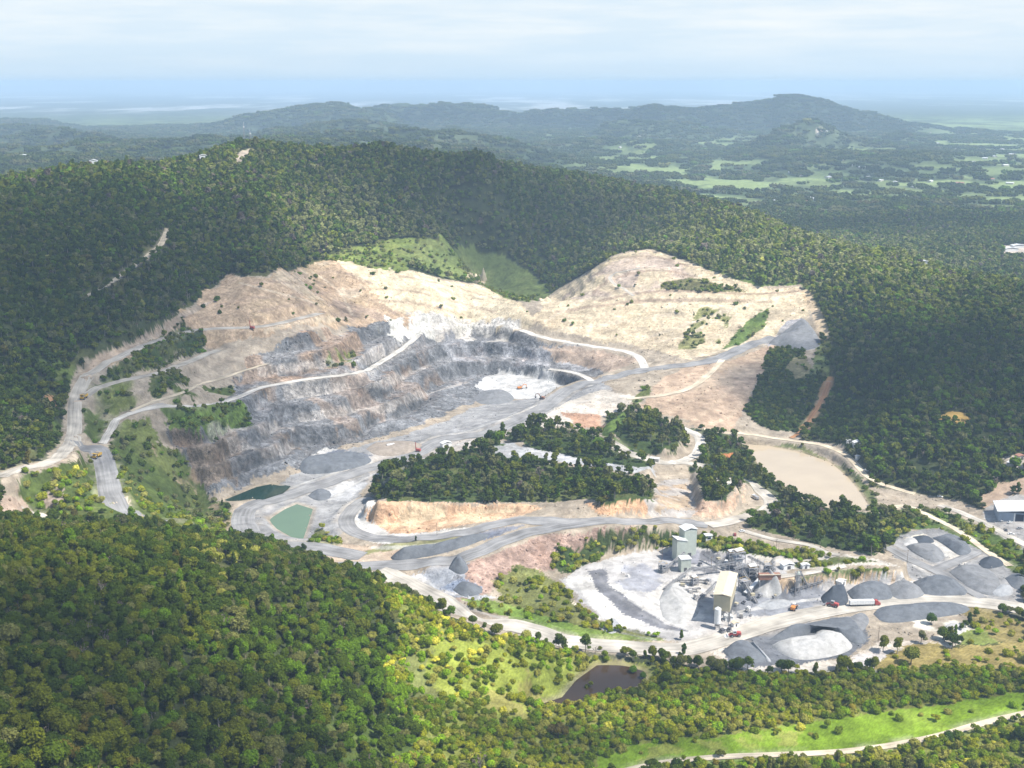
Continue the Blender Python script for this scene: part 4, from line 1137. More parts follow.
def scatter(name, p, rot, size, pick, tint, label=None):
    me = bpy.data.meshes.new(name)
    me.vertices.add(len(p)); me.vertices.foreach_set('co', p.astype(np.float32).ravel())
    add_attr(me, 'turn', 'FLOAT_VECTOR', 'POINT', rot); add_attr(me, 'size', 'FLOAT_VECTOR', 'POINT', size)
    add_attr(me, 'pick', 'INT', 'POINT', pick); add_attr(me, 'tint', 'FLOAT_COLOR', 'POINT', tint)
    me.update()
    o = bpy.data.objects.new(name, me); COL.objects.link(o); tag(o, label, kind='stuff')
    md = o.modifiers.new("scatter", 'NODES'); md.node_group = GN
    return o

def nearest(G, x, y):
    i = np.clip(np.searchsorted(YS, y), 1, NR - 1); i = i - (y - YS[i - 1] < YS[i] - y)
    u = x / y; j = np.clip(np.searchsorted(US, u), 1, NC - 1); j = j - (u - US[j - 1] < US[j] - u)
    return G[i, j]
def lattice(y0, y1, step, seed, um=0.57):
    r = np.random.RandomState(seed)
    xs = np.arange(-um * y1, um * y1, step); yy = np.arange(y0, y1, step)
    gx, gy = np.meshgrid(xs, yy); gx = gx.ravel(); gy = gy.ravel()
    gx = gx + r.uniform(-.45, .45, gx.shape) * step; gy = gy + r.uniform(-.45, .45, gy.shape) * step
    k = (np.abs(gx) < um * gy + 15) & (gy > 245)
    return gx[k], gy[k], r
DK, MD, OL, GO, BR, YG, RB = [np.array(c) * 1.55 for c in ((.023, .042, .007), (.046, .070, .008), (.088, .098, .011), (.108, .108, .044), (.072, .130, .009), (.24, .235, .06), (.09, .072, .018))]
def tints(x, y, r, kind):
    n_ = len(x); a = fbm(x, y, 120, 4, 201); b = fbm(x, y, 60, 4, 202); q = r.rand(n_)
    # weights per colour, drifting over the hills in stands
    w = np.zeros((n_, 7))
    w[:, 0] = 1.0 + 2.2 * np.clip(-a, 0, 1); w[:, 1] = 1.1; w[:, 2] = .7 + 2.5 * np.clip(a, 0, 1); w[:, 3] = .35 + 2.2 * np.clip(b, 0, 1)
    w[:, 4] = .12 + .9 * np.clip(-b, 0, 1); w[:, 5] = .006; w[:, 6] = .02
    if kind == 'scrub': w[:, 0] *= .12; w[:, 2] += 1.2; w[:, 3] += .9; w[:, 4] += .5; w[:, 5] += .04; w[:, 6] += .06
    if kind == 'dark': w[:, 0] += 1.6; w[:, 3] *= .5; w[:, 6] = 0
    px, py = to_px(x, y, zat(x, y))
    w[:, 1] += .9
    def spot(cx, cy, rx, ry): return np.exp(-((px - cx) / rx) ** 2 - ((py - cy) / ry) ** 2)
    near_ = (y < 640)
    # stands seen in the place: brown-olive gums low on the left, bright rainforest green; sunlit ridge slopes are put into the tints as pale olive
    w[:, 2] += near_ * 2.6 * (spot(90, 730, 160, 60) + spot(60, 560, 120, 40)); w[:, 6] += near_ * .35 * spot(60, 740, 150, 50)
    w[:, 4] += near_ * 5 * spot(370, 700, 60, 55) ; w[:, 4] += near_ * 1.2 * spot(300, 660, 120, 60)
    w[:, 5] += near_ * (1.2 * spot(430, 585, 35, 22) + 1.0 * spot(225, 560, 40, 30) + .5 * spot(420, 650, 60, 40) + .7 * spot(465, 640, 40, 30))
    mid_ = (y > 1100) & (y < 2400)
    w[:, 3] += mid_ * (7 * spot(340, 225, 60, 35) + 5 * spot(470, 235, 60, 30) + 4 * spot(740, 240, 110, 35) + 4 * spot(860, 270, 110, 30) + 3 * spot(620, 220, 50, 30))
    w[:, 2] += mid_ * (4 * spot(740, 230, 120, 30) + 3 * spot(870, 270, 110, 25) + 2 * spot(200, 165, 60, 10))
    w[:, 4] += (y > 700) * (3 * spot(900, 330, 40, 20) + 1.2 * spot(940, 440, 110, 60)); w[:, 0] += (y > 700) * 2.5 * spot(850, 380, 60, 50)
    w /= w.sum(1)[:, None]; cs = np.cumsum(w, 1)
    k = (q[:, None] > cs).sum(1).clip(0, 6)
    t = np.stack([DK, MD, OL, GO, BR, YG, RB])[k] * r.uniform(.82, 1.18, n_)[:, None]
    mean_ = np.array((.068, .086, .016)); t = t * .72 + mean_ * .28
    t = t * (1 + mid_ * .5 * np.clip(spot(340, 225, 60, 35) + spot(760, 245, 130, 38) + spot(880, 275, 90, 30) + .6 * spot(200, 165, 60, 12), 0, 1))[:, None]  # sunlight on the ridge slopes put into the tree tint
    t = np.where(((y < 640))[:, None], t * np.array((1.08, 1.07, .8)), t)
    if kind == 'scrub': t = t * np.where((y < 800)[:, None], np.array((2.15, 2.0, 1.3)), 1.25)
    t = np.where((y > 1250)[:, None], t * 1.2, t)
    return t, k

def crowns(y0, y1, step, seed, base, height=1.0):
    x, y, r = lattice(y0, y1, step, seed)
    t, s = nearest(T, x, y), nearest(S, x, y)
    gap = fbm(x, y, 26, 3, 301) > -0.62
    k = (r.rand(len(x)) < t) & (((s == 0) & gap) | (s == 4) | ((s == 1) & (t > .2) & (r.rand(len(x)) < np.where(y < 780, .07, .22))))
    x, y, s = x[k], y[k], s[k]; m = len(x)
    tn, tk = tints(x, y, r, 'wood')
    tn = np.where((s == 4)[:, None], tn * .95, tn)
    sty = r.choice([0, 1, 2, 3, 4, 5, 9], m, p=[.23, .22, .10, .12, .13, .175, .025]); tn = np.where((sty == 9)[:, None], np.array((.16, .13, .10)), tn)
    sty = np.where((s == 4) & (r.rand(m) < .5), r.choice([1, 5, 2], m), sty)
    sz = np.where(s == 4, r.uniform(.6, 1.5, m), 1) * r.uniform(.62, 1.22, m) * np.where(r.rand(m) < .08, 1.3, 1) * height
    sz = sz * np.where(s == 1, .62, 1) * np.where(s == 4, .95, 1)
    p = np.stack([x, y, zat(x, y)], 1)
    return p, sty, sz, tn, s, r, tk
SETS = []
for (y0, y1, st, sd, hgt) in ((245, 720, 4.9, 11, .69), (720, 1320, 5.4, 12, .73), (1320, 2650, 6.4, 13, .82)):
    p, sty, sz, tn, s, r, tk = crowns(y0, y1, st, sd, 0, hgt)
    SETS.append([p, sty, sz, tn, s, r, tk])

# shrubs and young trees
def bushes(y0, y1, step, seed):
    x, y, r = lattice(y0, y1, step, seed)
    t, s = nearest(T, x, y), nearest(S, x, y)
    clump = sstep(fbm(x, y, 22, 3, 303), -.35, .25)
    k = ((s == 1) | (s == 3) | (s == 2)) & (r.rand(len(x)) < t * np.where(s == 2, 1, np.where(t > .8, 1, .35 + .9 * clump)))
    x, y, s = x[k], y[k], s[k]; m = len(x)
    tn, tk = tints(x, y, r, 'scrub'); td_, _ = tints(x, y, r, 'dark'); tn = np.where((s == 2)[:, None], td_ * 1.15, tn)
    sty = r.choice([6, 7, 8, 0, 3], m, p=[.36, .30, .10, .14, .10])
    sz = np.where(sty < 6, r.uniform(.28, .55, m), r.uniform(.6, 1.5, m))
    p = np.stack([x, y, zat(x, y)], 1)
    return [p, sty, sz, tn, s, r, tk]
BS = [bushes(245, 760, 3.3, 21), bushes(760, 1500, 3.9, 22)]

def in_frame(p, hidden_ok=False):
    a, b = to_px(p[:, 0], p[:, 1], p[:, 2] + 5)
    return (a > -2) & (a < 1026) & (b > 0) & (b < 772)

# ---- single trees and shrubs: those nearest to the camera become objects of their own
tree_meshes = {}
def solo_meshes(k):
    if k not in tree_meshes:
        i_, st, cd, td = near[k]
        tree_meshes[k] = (mesh_from("crown", [(cd[0], cd[1], LEAF, cd[2])]), mesh_from("trunk", [(td[0], td[1], BARK if st in ('gum', 'tall', 'wispy', 'dead') else DBARK, None)]))
    return tree_meshes[k]
SHAPE = {0: 'round-crowned', 1: 'open-crowned', 2: 'tall narrow', 3: 'flat-topped', 4: 'broad rounded', 5: 'loose-crowned', 6: 'low rounded', 7: 'low rounded', 8: 'wispy', 9: 'bare grey'}
TONE = ['dark green', 'mid green', 'olive green', 'grey-green', 'bright green', 'yellow-flowering', 'brownish']
def where_words(px, py):
    if py > 700: v = 'in the bottom %s of the photo'
    elif py > 640: v = 'low on the %s side of the view'
    else: v = 'at the %s edge of the foreground woods'
    h = 'far left' if px < 130 else 'left' if px < 300 else 'centre left' if px < 450 else 'centre' if px < 620 else 'centre right' if px < 800 else 'right' if px < 930 else 'far right'
    return v % h
def solo(kind, k, p, rz, sz, tn, label, group):
    e = bpy.data.objects.new(kind, None); COL.objects.link(e)
    e.location = p; e.rotation_euler = (0, 0, rz); e.scale = sz; e.empty_display_size = 1
    tag(e, label, kind.replace('_', ' ') if kind != 'gum_tree' else 'tree', group)
    cm, tm = solo_meshes(k)
    for nm, me in (('crown', cm), ('trunk', tm)):
        o = bpy.data.objects.new(nm, me); COL.objects.link(o); o.parent = e
        o['tint'] = [float(c) for c in tn] + [1.0] if nm == 'crown' else [.2, .2, .2, 1.0]
    return e

def split_and_build(sets, count, kind, group, min_style=None):
    p, sty, sz, tn, s, r, tk = sets
    ok = in_frame(p)
    px, py = to_px(p[:, 0], p[:, 1], p[:, 2] + (6 if kind == 'gum_tree' else 2))
    dist = np.linalg.norm(p - np.array([0, 0, CAM_Z]), axis=1)
    score = np.where(ok, sz / dist, 0)
    if kind == 'gum_tree': score = np.where(s == 0, score, score * .6)
    order = np.argsort(-score)[:count]
    sel = np.zeros(len(p), bool); sel[order] = True
    for i in order:
        q = sz[i]
        nm = 'shrub' if sty[i] in (6, 7, 8) else 'gum_tree'
        tone = "" if sty[i] == 9 else TONE[tk[i]]
        lab = "%s %s %s %s" % (tone, SHAPE[int(sty[i])], 'tree' if nm == 'gum_tree' else 'shrub', where_words(px[i], py[i])); lab = lab.strip()
        solo(nm, int(sty[i]), p[i], float(r.uniform(0, 6.28)), (q, q, q * float(r.uniform(.85, 1.15))), tn[i], lab, group + (' ' + where_words(px[i], py[i])))
    return ~sel
keepT = split_and_build(SETS[0], 250, 'gum_tree', 'trees')
keepB = split_and_build(BS[0], 230, 'shrub', 'scrub')

def emit(name, sets, keep, off, label):
    p, sty, sz, tn, s, r, tk = sets
    p, sty, sz, tn = p[keep], sty[keep], sz[keep], tn[keep]; m = len(p)
    rot = np.stack([r.uniform(-.07, .07, m), r.uniform(-.07, .07, m), r.uniform(0, 6.28, m)], 1)
    size = np.stack([sz * r.uniform(.85, 1.15, m), sz * r.uniform(.85, 1.15, m), sz * r.uniform(.85, 1.15, m)], 1)
    if off == 20: sty = sty % 4
    scatter(name, p - np.array([0, 0, .3]), rot, size, sty + off, tn, label)
emit("forest", SETS[0], keepT, 0, "dense gum forest covering the near hill")
emit("forest", SETS[1], np.ones(len(SETS[1][0]), bool), 10, "woodland around the quarry")
emit("forest", SETS[2], np.ones(len(SETS[2][0]), bool), 20, "forest on the ridge behind the quarry")
emit("scrub", BS[0], keepB, 0, "scrub on the foreground slopes and meadow")
emit("scrub", BS[1], np.ones(len(BS[1][0]), bool), 10, "scrub on the quarry banks")
# far country
x, y, r = lattice(2650, 7600, 33, 31, .56)
t = nearest(T, x, y); k = r.rand(len(x)) < t * .9
x, y = x[k], y[k]; m = len(x)
tn, _ = tints(x, y, r, 'wood')
scatter("distant_forest", np.stack([x, y, zat(x, y) - 1.5], 1), np.stack([np.zeros(m), np.zeros(m), r.uniform(0, 6.28, m)], 1), np.repeat(r.uniform(.75, 1.25, m)[:, None], 3, 1), r.randint(24, 27, m), tn * .62 + .006, "bush on the far hills and valley")
# ---- broken rock lying on the cut faces, spoil slopes and bare humps
ROCKC = bpy.data.collections.new("rock_kinds")
def chip_material():
    m, N, L = new_mat("broken_rock")
    out = N.new('ShaderNodeOutputMaterial'); dd = N.new('ShaderNodeBsdfDiffuse'); ti = N.new('ShaderNodeAttribute'); ti.attribute_type = 'INSTANCER'; ti.attribute_name = 'tint'
    L.new(ti.outputs['Color'], dd.inputs['Color']); L.new(dd.outputs[0], out.inputs['Surface']); return m
CHIP = chip_material()
for k in range(4):
    rng = np.random.RandomState(70 + k); iv, iff = ico(); iv = iv[:42]; import bmesh
    bm = bmesh.new(); bmesh.ops.create_icosphere(bm, subdivisions=1, radius=1)
    for v in bm.verts: v.co = [float(q) for q in np.array(v.co) * rng.uniform(.55, 1.25, 3) * np.array((1, .8, .75))]
    me = bpy.data.meshes.new("chip_%d" % k); bm.to_mesh(me); bm.free(); me.materials.append(CHIP)
    ROCKC.objects.link(bpy.data.objects.new("chip_%d" % k, me))
x, y, r = lattice(600, 1560, 3.0, 44)
rk_, t_, c_ = nearest(RK, x, y), nearest(T, x, y), nearest(C, x, y)
cl = sstep(fbm(x, y, 28, 4, 45), -.15, .45)
k = (t_ < .1) & (r.rand(len(x)) < rk_ * (.10 + .55 * cl)) & (nearest(ROADM, x, y) < .05)
x, y, c_ = x[k], y[k], c_[k]; m = len(x)
sz = r.uniform(.5, 1.25, m) * np.where(r.rand(m) < .05, 1.9, 1)
g2 = GN.copy(); g2.name = "scatter_rock"
for nd in g2.nodes:
    if nd.type == 'COLLECTION_INFO': nd.inputs['Collection'].default_value = ROCKC
ob = scatter("rubble", np.stack([x, y, zat(x, y) + .1 * sz], 1), r.uniform(0, 6.28, (m, 3)), np.repeat(sz[:, None], 3, 1) * r.uniform(.7, 1.3, (m, 3)), r.randint(0, 4, m), c_ * r.uniform(.65, 1.35, m)[:, None], "broken rock on the quarry faces and bare slopes")
ob.modifiers[0].node_group = g2
print("RUBBLE", m)
print("TREES", [len(s_[0]) for s_ in SETS], [len(b_[0]) for b_ in BS], m)

# ------------------------------------------------------------------ built things
def paint_mat(name, c, rough=0.6, noise=0.18, nscale=0.8, metal=0.0):
    m, N, L = new_mat(name)
    out = N.new('ShaderNodeOutputMaterial'); bs = N.new('ShaderNodeBsdfPrincipled')
    tc = N.new('ShaderNodeTexCoord'); n = N.new('ShaderNodeTexNoise'); n.inputs['Scale'].default_value = nscale; n.inputs['Detail'].default_value = 6; n.inputs['Roughness'].default_value = .65
    L.new(tc.outputs['Object'], n.inputs['Vector'])
    r = N.new('ShaderNodeMapRange'); r.inputs['From Min'].default_value = .3; r.inputs['From Max'].default_value = .7; r.inputs['To Min'].default_value = 1 - noise; r.inputs['To Max'].default_value = 1 + noise
    L.new(n.outputs['Fac'], r.inputs['Value'])
    sc = N.new('ShaderNodeVectorMath'); sc.operation = 'SCALE'; sc.inputs[0].default_value = c; L.new(r.outputs[0], sc.inputs['Scale'])
    L.new(sc.outputs[0], bs.inputs['Base Color']); bs.inputs['Roughness'].default_value = rough; bs.inputs['Metallic'].default_value = metal
    L.new(bs.outputs[0], out.inputs['Surface'])
    return m
def ribbed_mat(name, c, scale=2.2, rough=.45):
    m, N, L = new_mat(name)
    out = N.new('ShaderNodeOutputMaterial'); bs = N.new('ShaderNodeBsdfPrincipled')
    tc = N.new('ShaderNodeTexCoord'); w = N.new('ShaderNodeTexWave'); w.inputs['Scale'].default_value = scale; w.inputs['Distortion'].default_value = 0
    L.new(tc.outputs['Object'], w.inputs['Vector'])
    n = N.new('ShaderNodeTexNoise'); n.inputs['Scale'].default_value = .35; n.inputs['Detail'].default_value = 6; L.new(tc.outputs['Object'], n.inputs['Vector'])
    r = N.new('ShaderNodeMapRange'); r.inputs['To Min'].default_value = .78; r.inputs['To Max'].default_value = 1.14; L.new(n.outputs['Fac'], r.inputs['Value'])
    sc = N.new('ShaderNodeVectorMath'); sc.operation = 'SCALE'; sc.inputs[0].default_value = c; L.new(r.outputs[0], sc.inputs['Scale'])
    bp = N.new('ShaderNodeBump'); bp.inputs['Strength'].default_value = .4; bp.inputs['Distance'].default_value = .1; L.new(w.outputs['Fac'], bp.inputs['Height'])
    L.new(sc.outputs[0], bs.inputs['Base Color']); L.new(bp.outputs[0], bs.inputs['Normal']); bs.inputs['Roughness'].default_value = rough
    L.new(bs.outputs[0], out.inputs['Surface'])
    return m
M = dict(white=ribbed_mat("white_sheet_metal", (.72, .72, .70)), cream=ribbed_mat("cream_sheet_metal", (.70, .60, .44)), tan=ribbed_mat("tan_sheet_metal", (.50, .44, .30)),
         green=ribbed_mat("pale_green_sheet_metal", (.50, .54, .47)), steel=paint_mat("dusty_steel", (.30, .30, .31), .6), dark=paint_mat("dark_steel", (.08, .08, .09), .6),
         rust=paint_mat("rusty_steel", (.28, .14, .09), .8), yellow=paint_mat("yellow_paint", (.62, .38, .06), .4), wpaint=paint_mat("white_paint", (.75, .75, .73), .4), red=paint_mat("red_paint", (.40, .07, .06), .5),
         glass=paint_mat("dark_glass", (.03, .04, .05), .1), tyre=paint_mat("tyre_rubber", (.03, .03, .03), .9), conc=paint_mat("dusty_concrete", (.45, .43, .40), .9), navy=paint_mat("doorway_shade", (.03, .035, .06), .8),
         blueg=ribbed_mat("blue_grey_sheet_metal", (.30, .36, .44)), terra=paint_mat("terracotta_roof", (.34, .17, .12), .8), hwall=paint_mat("house_wall", (.60, .56, .48), .8), hroof=paint_mat("pale_roof", (.66, .66, .66), .5), orange=paint_mat("orange_paint", (.65, .24, .05), .4),
         belt=paint_mat("conveyor_belt", (.16, .155, .15), .8), wood=paint_mat("pole_timber", (.20, .15, .11), .9))
def Bx(x0, x1, y0, y1, z0, z1):
    v = [(x, y, z) for z in (z0, z1) for x, y in ((x0, y0), (x1, y0), (x1, y1), (x0, y1))]
    return v, [[3, 2, 1, 0], [4, 5, 6, 7], [0, 1, 5, 4], [1, 2, 6, 5], [2, 3, 7, 6], [3, 0, 4, 7]]
def Beam(a, b, w, h=None):
    a, b = np.array(a, float), np.array(b, float); d = b - a; d /= np.linalg.norm(d) + 1e-9
    up = np.array([0, 0, 1.0]) if abs(d[2]) < .95 else np.array([1.0, 0, 0])
    s = np.cross(d, up); s /= np.linalg.norm(s); u = np.cross(s, d); h = w if h is None else h
    v = [p + s * i * w / 2 + u * j * h / 2 for p in (a, b) for i, j in ((-1, -1), (1, -1), (1, 1), (-1, 1))]
    return v, [[0, 1, 2, 3], [7, 6, 5, 4], [0, 4, 5, 1], [1, 5, 6, 2], [2, 6, 7, 3], [3, 7, 4, 0]]
def Cyl(c, r, h, n=16, r2=None, axis='z'):
    r2 = r if r2 is None else r2; v = []
    for k, (rr, t) in enumerate(((r, 0), (r2, h))):
        for i in range(n):
            a = 2 * math.pi * i / n; p = (rr * math.cos(a), rr * math.sin(a), t)
            if axis == 'x': p = (t - h / 2, p[0], p[1])
            if axis == 'y': p = (p[0], t - h / 2, p[1])
            v.append((c[0] + p[0], c[1] + p[1], c[2] + p[2]))
    f = [[i, (i + 1) % n, n + (i + 1) % n, n + i] for i in range(n)] + [list(range(n))[::-1], list(range(n, 2 * n))]
    return v, f
def Prism(poly, y0, y1):
    """polygon in x,z swept along y"""
    n_ = len(poly); v = [(a, y0, b) for a, b in poly] + [(a, y1, b) for a, b in poly]
    return v, [list(range(n_)), list(range(n_, 2 * n_))[::-1]] + [[i, i + n_, (i + 1) % n_ + n_, (i + 1) % n_] for i in range(n_)]
def thing(name, loc, rz, label, cat, group=None):
    e = bpy.data.objects.new(name, None); COL.objects.link(e); e.location = loc; e.rotation_euler = (0, 0, rz); tag(e, label, cat, group); return e
def part(name, shapes, mat, parent, label=None):
    me = bpy.data.meshes.new(name); V_, F_, off = [], [], 0
    for v, f in shapes:
        V_ += [tuple(map(float, p)) for p in v]; F_ += [[a + off for a in q] for q in f]; off += len(v)
    me.from_pydata(V_, [], F_); me.materials.append(M[mat] if isinstance(mat, str) else mat); me.update()
    o = bpy.data.objects.new(name, me); COL.objects.link(o); o.parent = parent
    if label: o['label'] = label
    return o
def G(px, py, ymin=240.0):
    return cast(px, py, ymin)

# ---- heaps of crushed stone
def heap_mat(name, c):
    m, N, L = new_mat(name)
    out = N.new('ShaderNodeOutputMaterial'); bs = N.new('ShaderNodeBsdfDiffuse'); geo = N.new('ShaderNodeNewGeometry')
    n = N.new('ShaderNodeTexNoise'); n.inputs['Scale'].default_value = .22; n.inputs['Detail'].default_value = 9; n.inputs['Roughness'].default_value = .72; L.new(geo.outputs['Position'], n.inputs['Vector'])
    r = N.new('ShaderNodeMapRange'); r.inputs['From Min'].default_value = .3; r.inputs['From Max'].default_value = .7; r.inputs['To Min'].default_value = .7; r.inputs['To Max'].default_value = 1.3; L.new(n.outputs['Fac'], r.inputs['Value'])
    sc = N.new('ShaderNodeVectorMath'); sc.operation = 'SCALE'; sc.inputs[0].default_value = c; L.new(r.outputs[0], sc.inputs['Scale'])
    bp = N.new('ShaderNodeBump'); bp.inputs['Strength'].default_value = .6; bp.inputs['Distance'].default_value = .8; L.new(n.outputs['Fac'], bp.inputs['Height'])
    L.new(sc.outputs[0], bs.inputs['Color']); L.new(bp.outputs[0], bs.inputs['Normal']); L.new(bs.outputs[0], out.inputs['Surface']); return m
HM = dict(slate=heap_mat("slate_blue_gravel", (.145, .155, .168)), grey=heap_mat("grey_gravel", (.20, .203, .207)), dark=heap_mat("dark_gravel", (.075, .085, .10)),
          pale=heap_mat("pale_gravel", (.33, .335, .34)), white=heap_mat("white_stone_dust", (.42, .41, .39)), brown=heap_mat("brown_gravel", (.30, .255, .21)))
def heap(s, h, col, label, tops=None, group="stone stockpiles in the quarry", seed=0, flat=0.0):
    pp = P(s); ring = catmull(pp + pp[:1], 3.0)[:-1]; w3 = np.array([cast(a, b) for a, b in ring])
    cen = w3.mean(0)
    if tops: sp = np.array([cast(a, b)[:2] for a, b in P(tops)])
    else: sp = cen[None, :2]
    n_ = len(w3); K = 12; rng = np.random.RandomState(seed + 5)
    # nearest point on the spine for every rim vertex
    tgt = []
    for p in w3[:, :2]:
        best, bq = 1e18, sp[0]
        for i in range(max(1, len(sp) - 1)):
            a = sp[i]; b = sp[min(i + 1, len(sp) - 1)]; v = b - a; t = np.clip(np.dot(p - a, v) / (v @ v + 1e-9), 0, 1); q = a + v * t
            if (p - q) @ (p - q) < best: best, bq = (p - q) @ (p - q), q
        tgt.append(bq)
    tgt = np.array(tgt); V_ = []
    rimd = np.hypot(*(w3[:, :2] - tgt).T); rimk = rimd / (rimd.max() + 1e-6)
    rimk = np.convolve(np.concatenate([rimk[-4:], rimk, rimk[:4]]), np.ones(9) / 9, 'valid')
    for k in range(K + 1):
        t = k / K
        xy = w3[:, :2] * (1 - t) + tgt * t
        wig = fbm(xy[:, 0], xy[:, 1], 16, 3, seed + 9)
        gz = zat(xy[:, 0], xy[:, 1])
        prof = min(1.0, 1.12 * t * (1.0 + flat)); prof = prof - .06 * max(0, t - .75) ** 2 * 16
        nz = fbm(xy[:, 0], xy[:, 1], 7, 4, seed + 3)
        z = gz * (1 - prof) + np.maximum(gz, 0 * gz + cen[2]) * prof + prof * h * (.72 + .2 * nz + .30 * wig) * (.8 + .2 * math.cos(t)) + (-.6 if k == 0 else .35 * nz * (1 - prof))
        V_.append(np.stack([xy[:, 0], xy[:, 1], z], 1))
    V_ = np.concatenate(V_); F_ = []
    for k in range(K):
        for i in range(n_): F_.append([k * n_ + i, k * n_ + (i + 1) % n_, (k + 1) * n_ + (i + 1) % n_, (k + 1) * n_ + i])
    me = bpy.data.meshes.new("stockpile"); org = np.array([cen[0], cen[1], w3[:, 2].min()])
    me.from_pydata((V_ - org).tolist(), [], F_); me.materials.append(HM[col]); me.polygons.foreach_set("use_smooth", np.ones(len(me.polygons), bool)); me.update()
    o = bpy.data.objects.new("stockpile", me); COL.objects.link(o); o.location = org
    tag(o, label, "stockpile", group)
heap("768,640 785,630 812,622 838,617 852,618 862,630 867,640 860,645 846,640 830,630 816,629 806,636 788,640", 8, 'slate', "long slate-grey stockpile bank directly behind the white dust heap", "792,634 857,634", seed=1)
heap("770,646 784,640 800,638 812,637 818,630 830,632 842,638 853,646 845,653 822,659 800,660 786,656", 10, 'white', "white-topped dust heap in the middle of the largest southern stockpile", "792,648 838,643", seed=2)
heap("722,651 734,643 748,641 756,648 768,660 758,664 742,663 728,658", 7, 'slate', "slate heap at the left end of the southern stockpile, split by a pale ridge", "738,649 752,655", seed=3)
heap("750,642 756,645 771,660 768,662 758,653", 3, 'pale', "narrow pale ridge of dust over the left end of the southern stockpile", "754,646 765,658", seed=33)
heap("872,614 885,606 935,602 968,606 966,613 930,619 900,623 882,622", 6, 'slate', "flat blue-grey stockpile below the white tanker truck, beside the lone tree", "890,614 950,609", seed=4)
heap("820,598 826,592 843,590 848,596 846,606 826,606", 10, 'dark', "tall dark grey stockpile at the plant end of the row", "834,598 842,598", seed=5)
heap("846,592 862,583 885,582 893,592 892,600 875,602 856,603", 8, 'slate', "blue-grey stockpile behind the white tanker truck", "860,592 880,590", seed=6)
heap("884,588 902,580 918,585 925,594 918,599 896,600", 7, 'grey', "grey stockpile third from the right in the row above the main road", "900,588 912,592", seed=7)
heap("912,582 930,576 950,577 965,588 966,595 935,597 920,592", 8, 'slate', "broad slate stockpile with a pale heap at its foot", "928,584 950,588", seed=8)
heap("928,594 936,587 944,590 944,596", 4, 'pale', "small pale heap at the foot of the broad slate stockpile", seed=9)
heap("948,572 962,565 985,566 1000,580 1000,592 990,596 970,590", 6, 'grey', "grey stockpile left of the small pale heap near the right edge", "962,572 985,583", seed=10)
heap("990,594 996,585 1010,585 1014,594 1000,597", 4, 'pale', "pale stockpile by the road near the right edge", seed=11)
heap("1004,578 1015,573 1030,578 1030,592 1014,589", 6, 'slate', "slate stockpile cut by the right edge of the photo", seed=12)
heap("978,562 985,557 1000,558 1005,565 990,569 980,568", 5, 'dark', "small dark stockpile beside the diagonal yard road", seed=13)
heap("905,546 915,543 935,544 945,556 935,563 915,554", 5, 'grey', "brown-grey stockpile left in the oval upper yard", "915,550 932,556", seed=14)
heap("932,538 950,534 965,540 972,553 960,556 945,546", 6, 'slate', "slate stockpile right in the oval upper yard", "945,541 962,550", seed=15)
heap("912,537 926,535 935,542 920,544", 3, 'dark', "small dark heap at the top of the oval upper yard", seed=16)
heap("903,546 905,538 916,538 918,545", 3, 'white', "small cream heap at the left of the oval upper yard", seed=31)
heap("448,569 455,557 462,557 469,570 460,575", 9, 'slate', "cone of slate gravel beside the brown spoil slope", seed=17)
heap("452,590 462,581 480,586 483,593 465,597", 4, 'slate', "low blue-grey heap below the slate cone", seed=18)
heap("390,558 440,546 484,534 487,538 450,552 400,561", 5, 'slate', "long dark blue gravel bank along the road junction", "405,557 478,539", seed=19)
heap("307,496 317,489 330,491 331,498 318,501", 4, 'slate', "small round slate heap beside the pale green pond", seed=20)
heap("298,468 305,458 325,453 355,452 372,460 360,467 330,473 305,474", 3.5, 'slate', "wide low slate heap on the pit floor under the benches", "315,465 355,459", flat=1.5, seed=21)
heap("365,449 378,442 408,441 424,446 405,455 378,456", 4, 'brown', "brown-grey heap on the pit floor right of the wide slate heap", "380,449 408,447", seed=22)
heap("472,398 485,390 505,390 515,399 500,404 480,404", 7, 'grey', "loose broken rock heap under the white pit shelf", seed=23)
heap("755,606 770,599 790,600 790,606 770,610", 3, 'pale', "small pale heap on the dark yard left of the loader", seed=24)
heap("598,628 612,618 622,627 612,634", 2, 'pale', "small pale mound inside the dark curved track", seed=25)
heap("768,344 790,326 804,319 818,336 821,346 800,351", 8, 'grey', "blue-grey waste rock tip at the right end of the cream slope", "790,338 806,330", seed=26)
heap("752,592 760,575 772,574 782,594 766,598", 8, 'white', "white stone pile spilling from under the rusty bin", "764,580 770,580", seed=27)
heap("658,600 672,580 690,590 700,612 680,625 662,618", 5, 'white', "white dust mound left of the long cream shed", "672,595 684,608", seed=28)
heap("840,622 862,612 870,622 858,635 846,632", 3, 'grey', "low grey heap at the right end of the southern stockpile", seed=29)
heap("940,628 955,622 966,630 952,637", 2.5, 'white', "low white mound beside the tan grass at the right", seed=30)

# ---- processing plant
def frame_legs(w, d, h, t=.35, braces=True):
    s = [Bx(x - t / 2, x + t / 2, y - t / 2, y + t / 2, -1, h) for x in (-w / 2, w / 2) for y in (-d / 2, d / 2)]
    if braces:
        for z0 in np.arange(0, h - 1, max(3.0, h / 3)):
            z1 = min(h, z0 + max(3.0, h / 3))
            for y in (-d / 2, d / 2): s += [Beam((-w / 2, y, z0), (w / 2, y, z1), .18), Beam((-w / 2, y, z1), (w / 2, y, z1), .22)]
            for x in (-w / 2, w / 2): s += [Beam((x, -d / 2, z1), (x, d / 2, z0), .18), Beam((x, -d / 2, z1), (x, d / 2, z1), .22)]
    return s
def gable(w, d, z0, rise, over=.5):
    return [Prism([(-w / 2 - over, z0), (0, z0 + rise), (w / 2 + over, z0), (w / 2 + over, z0 + .3), (0, z0 + rise + .3), (-w / 2 - over, z0 + .3)], -d / 2 - over, d / 2 + over)]
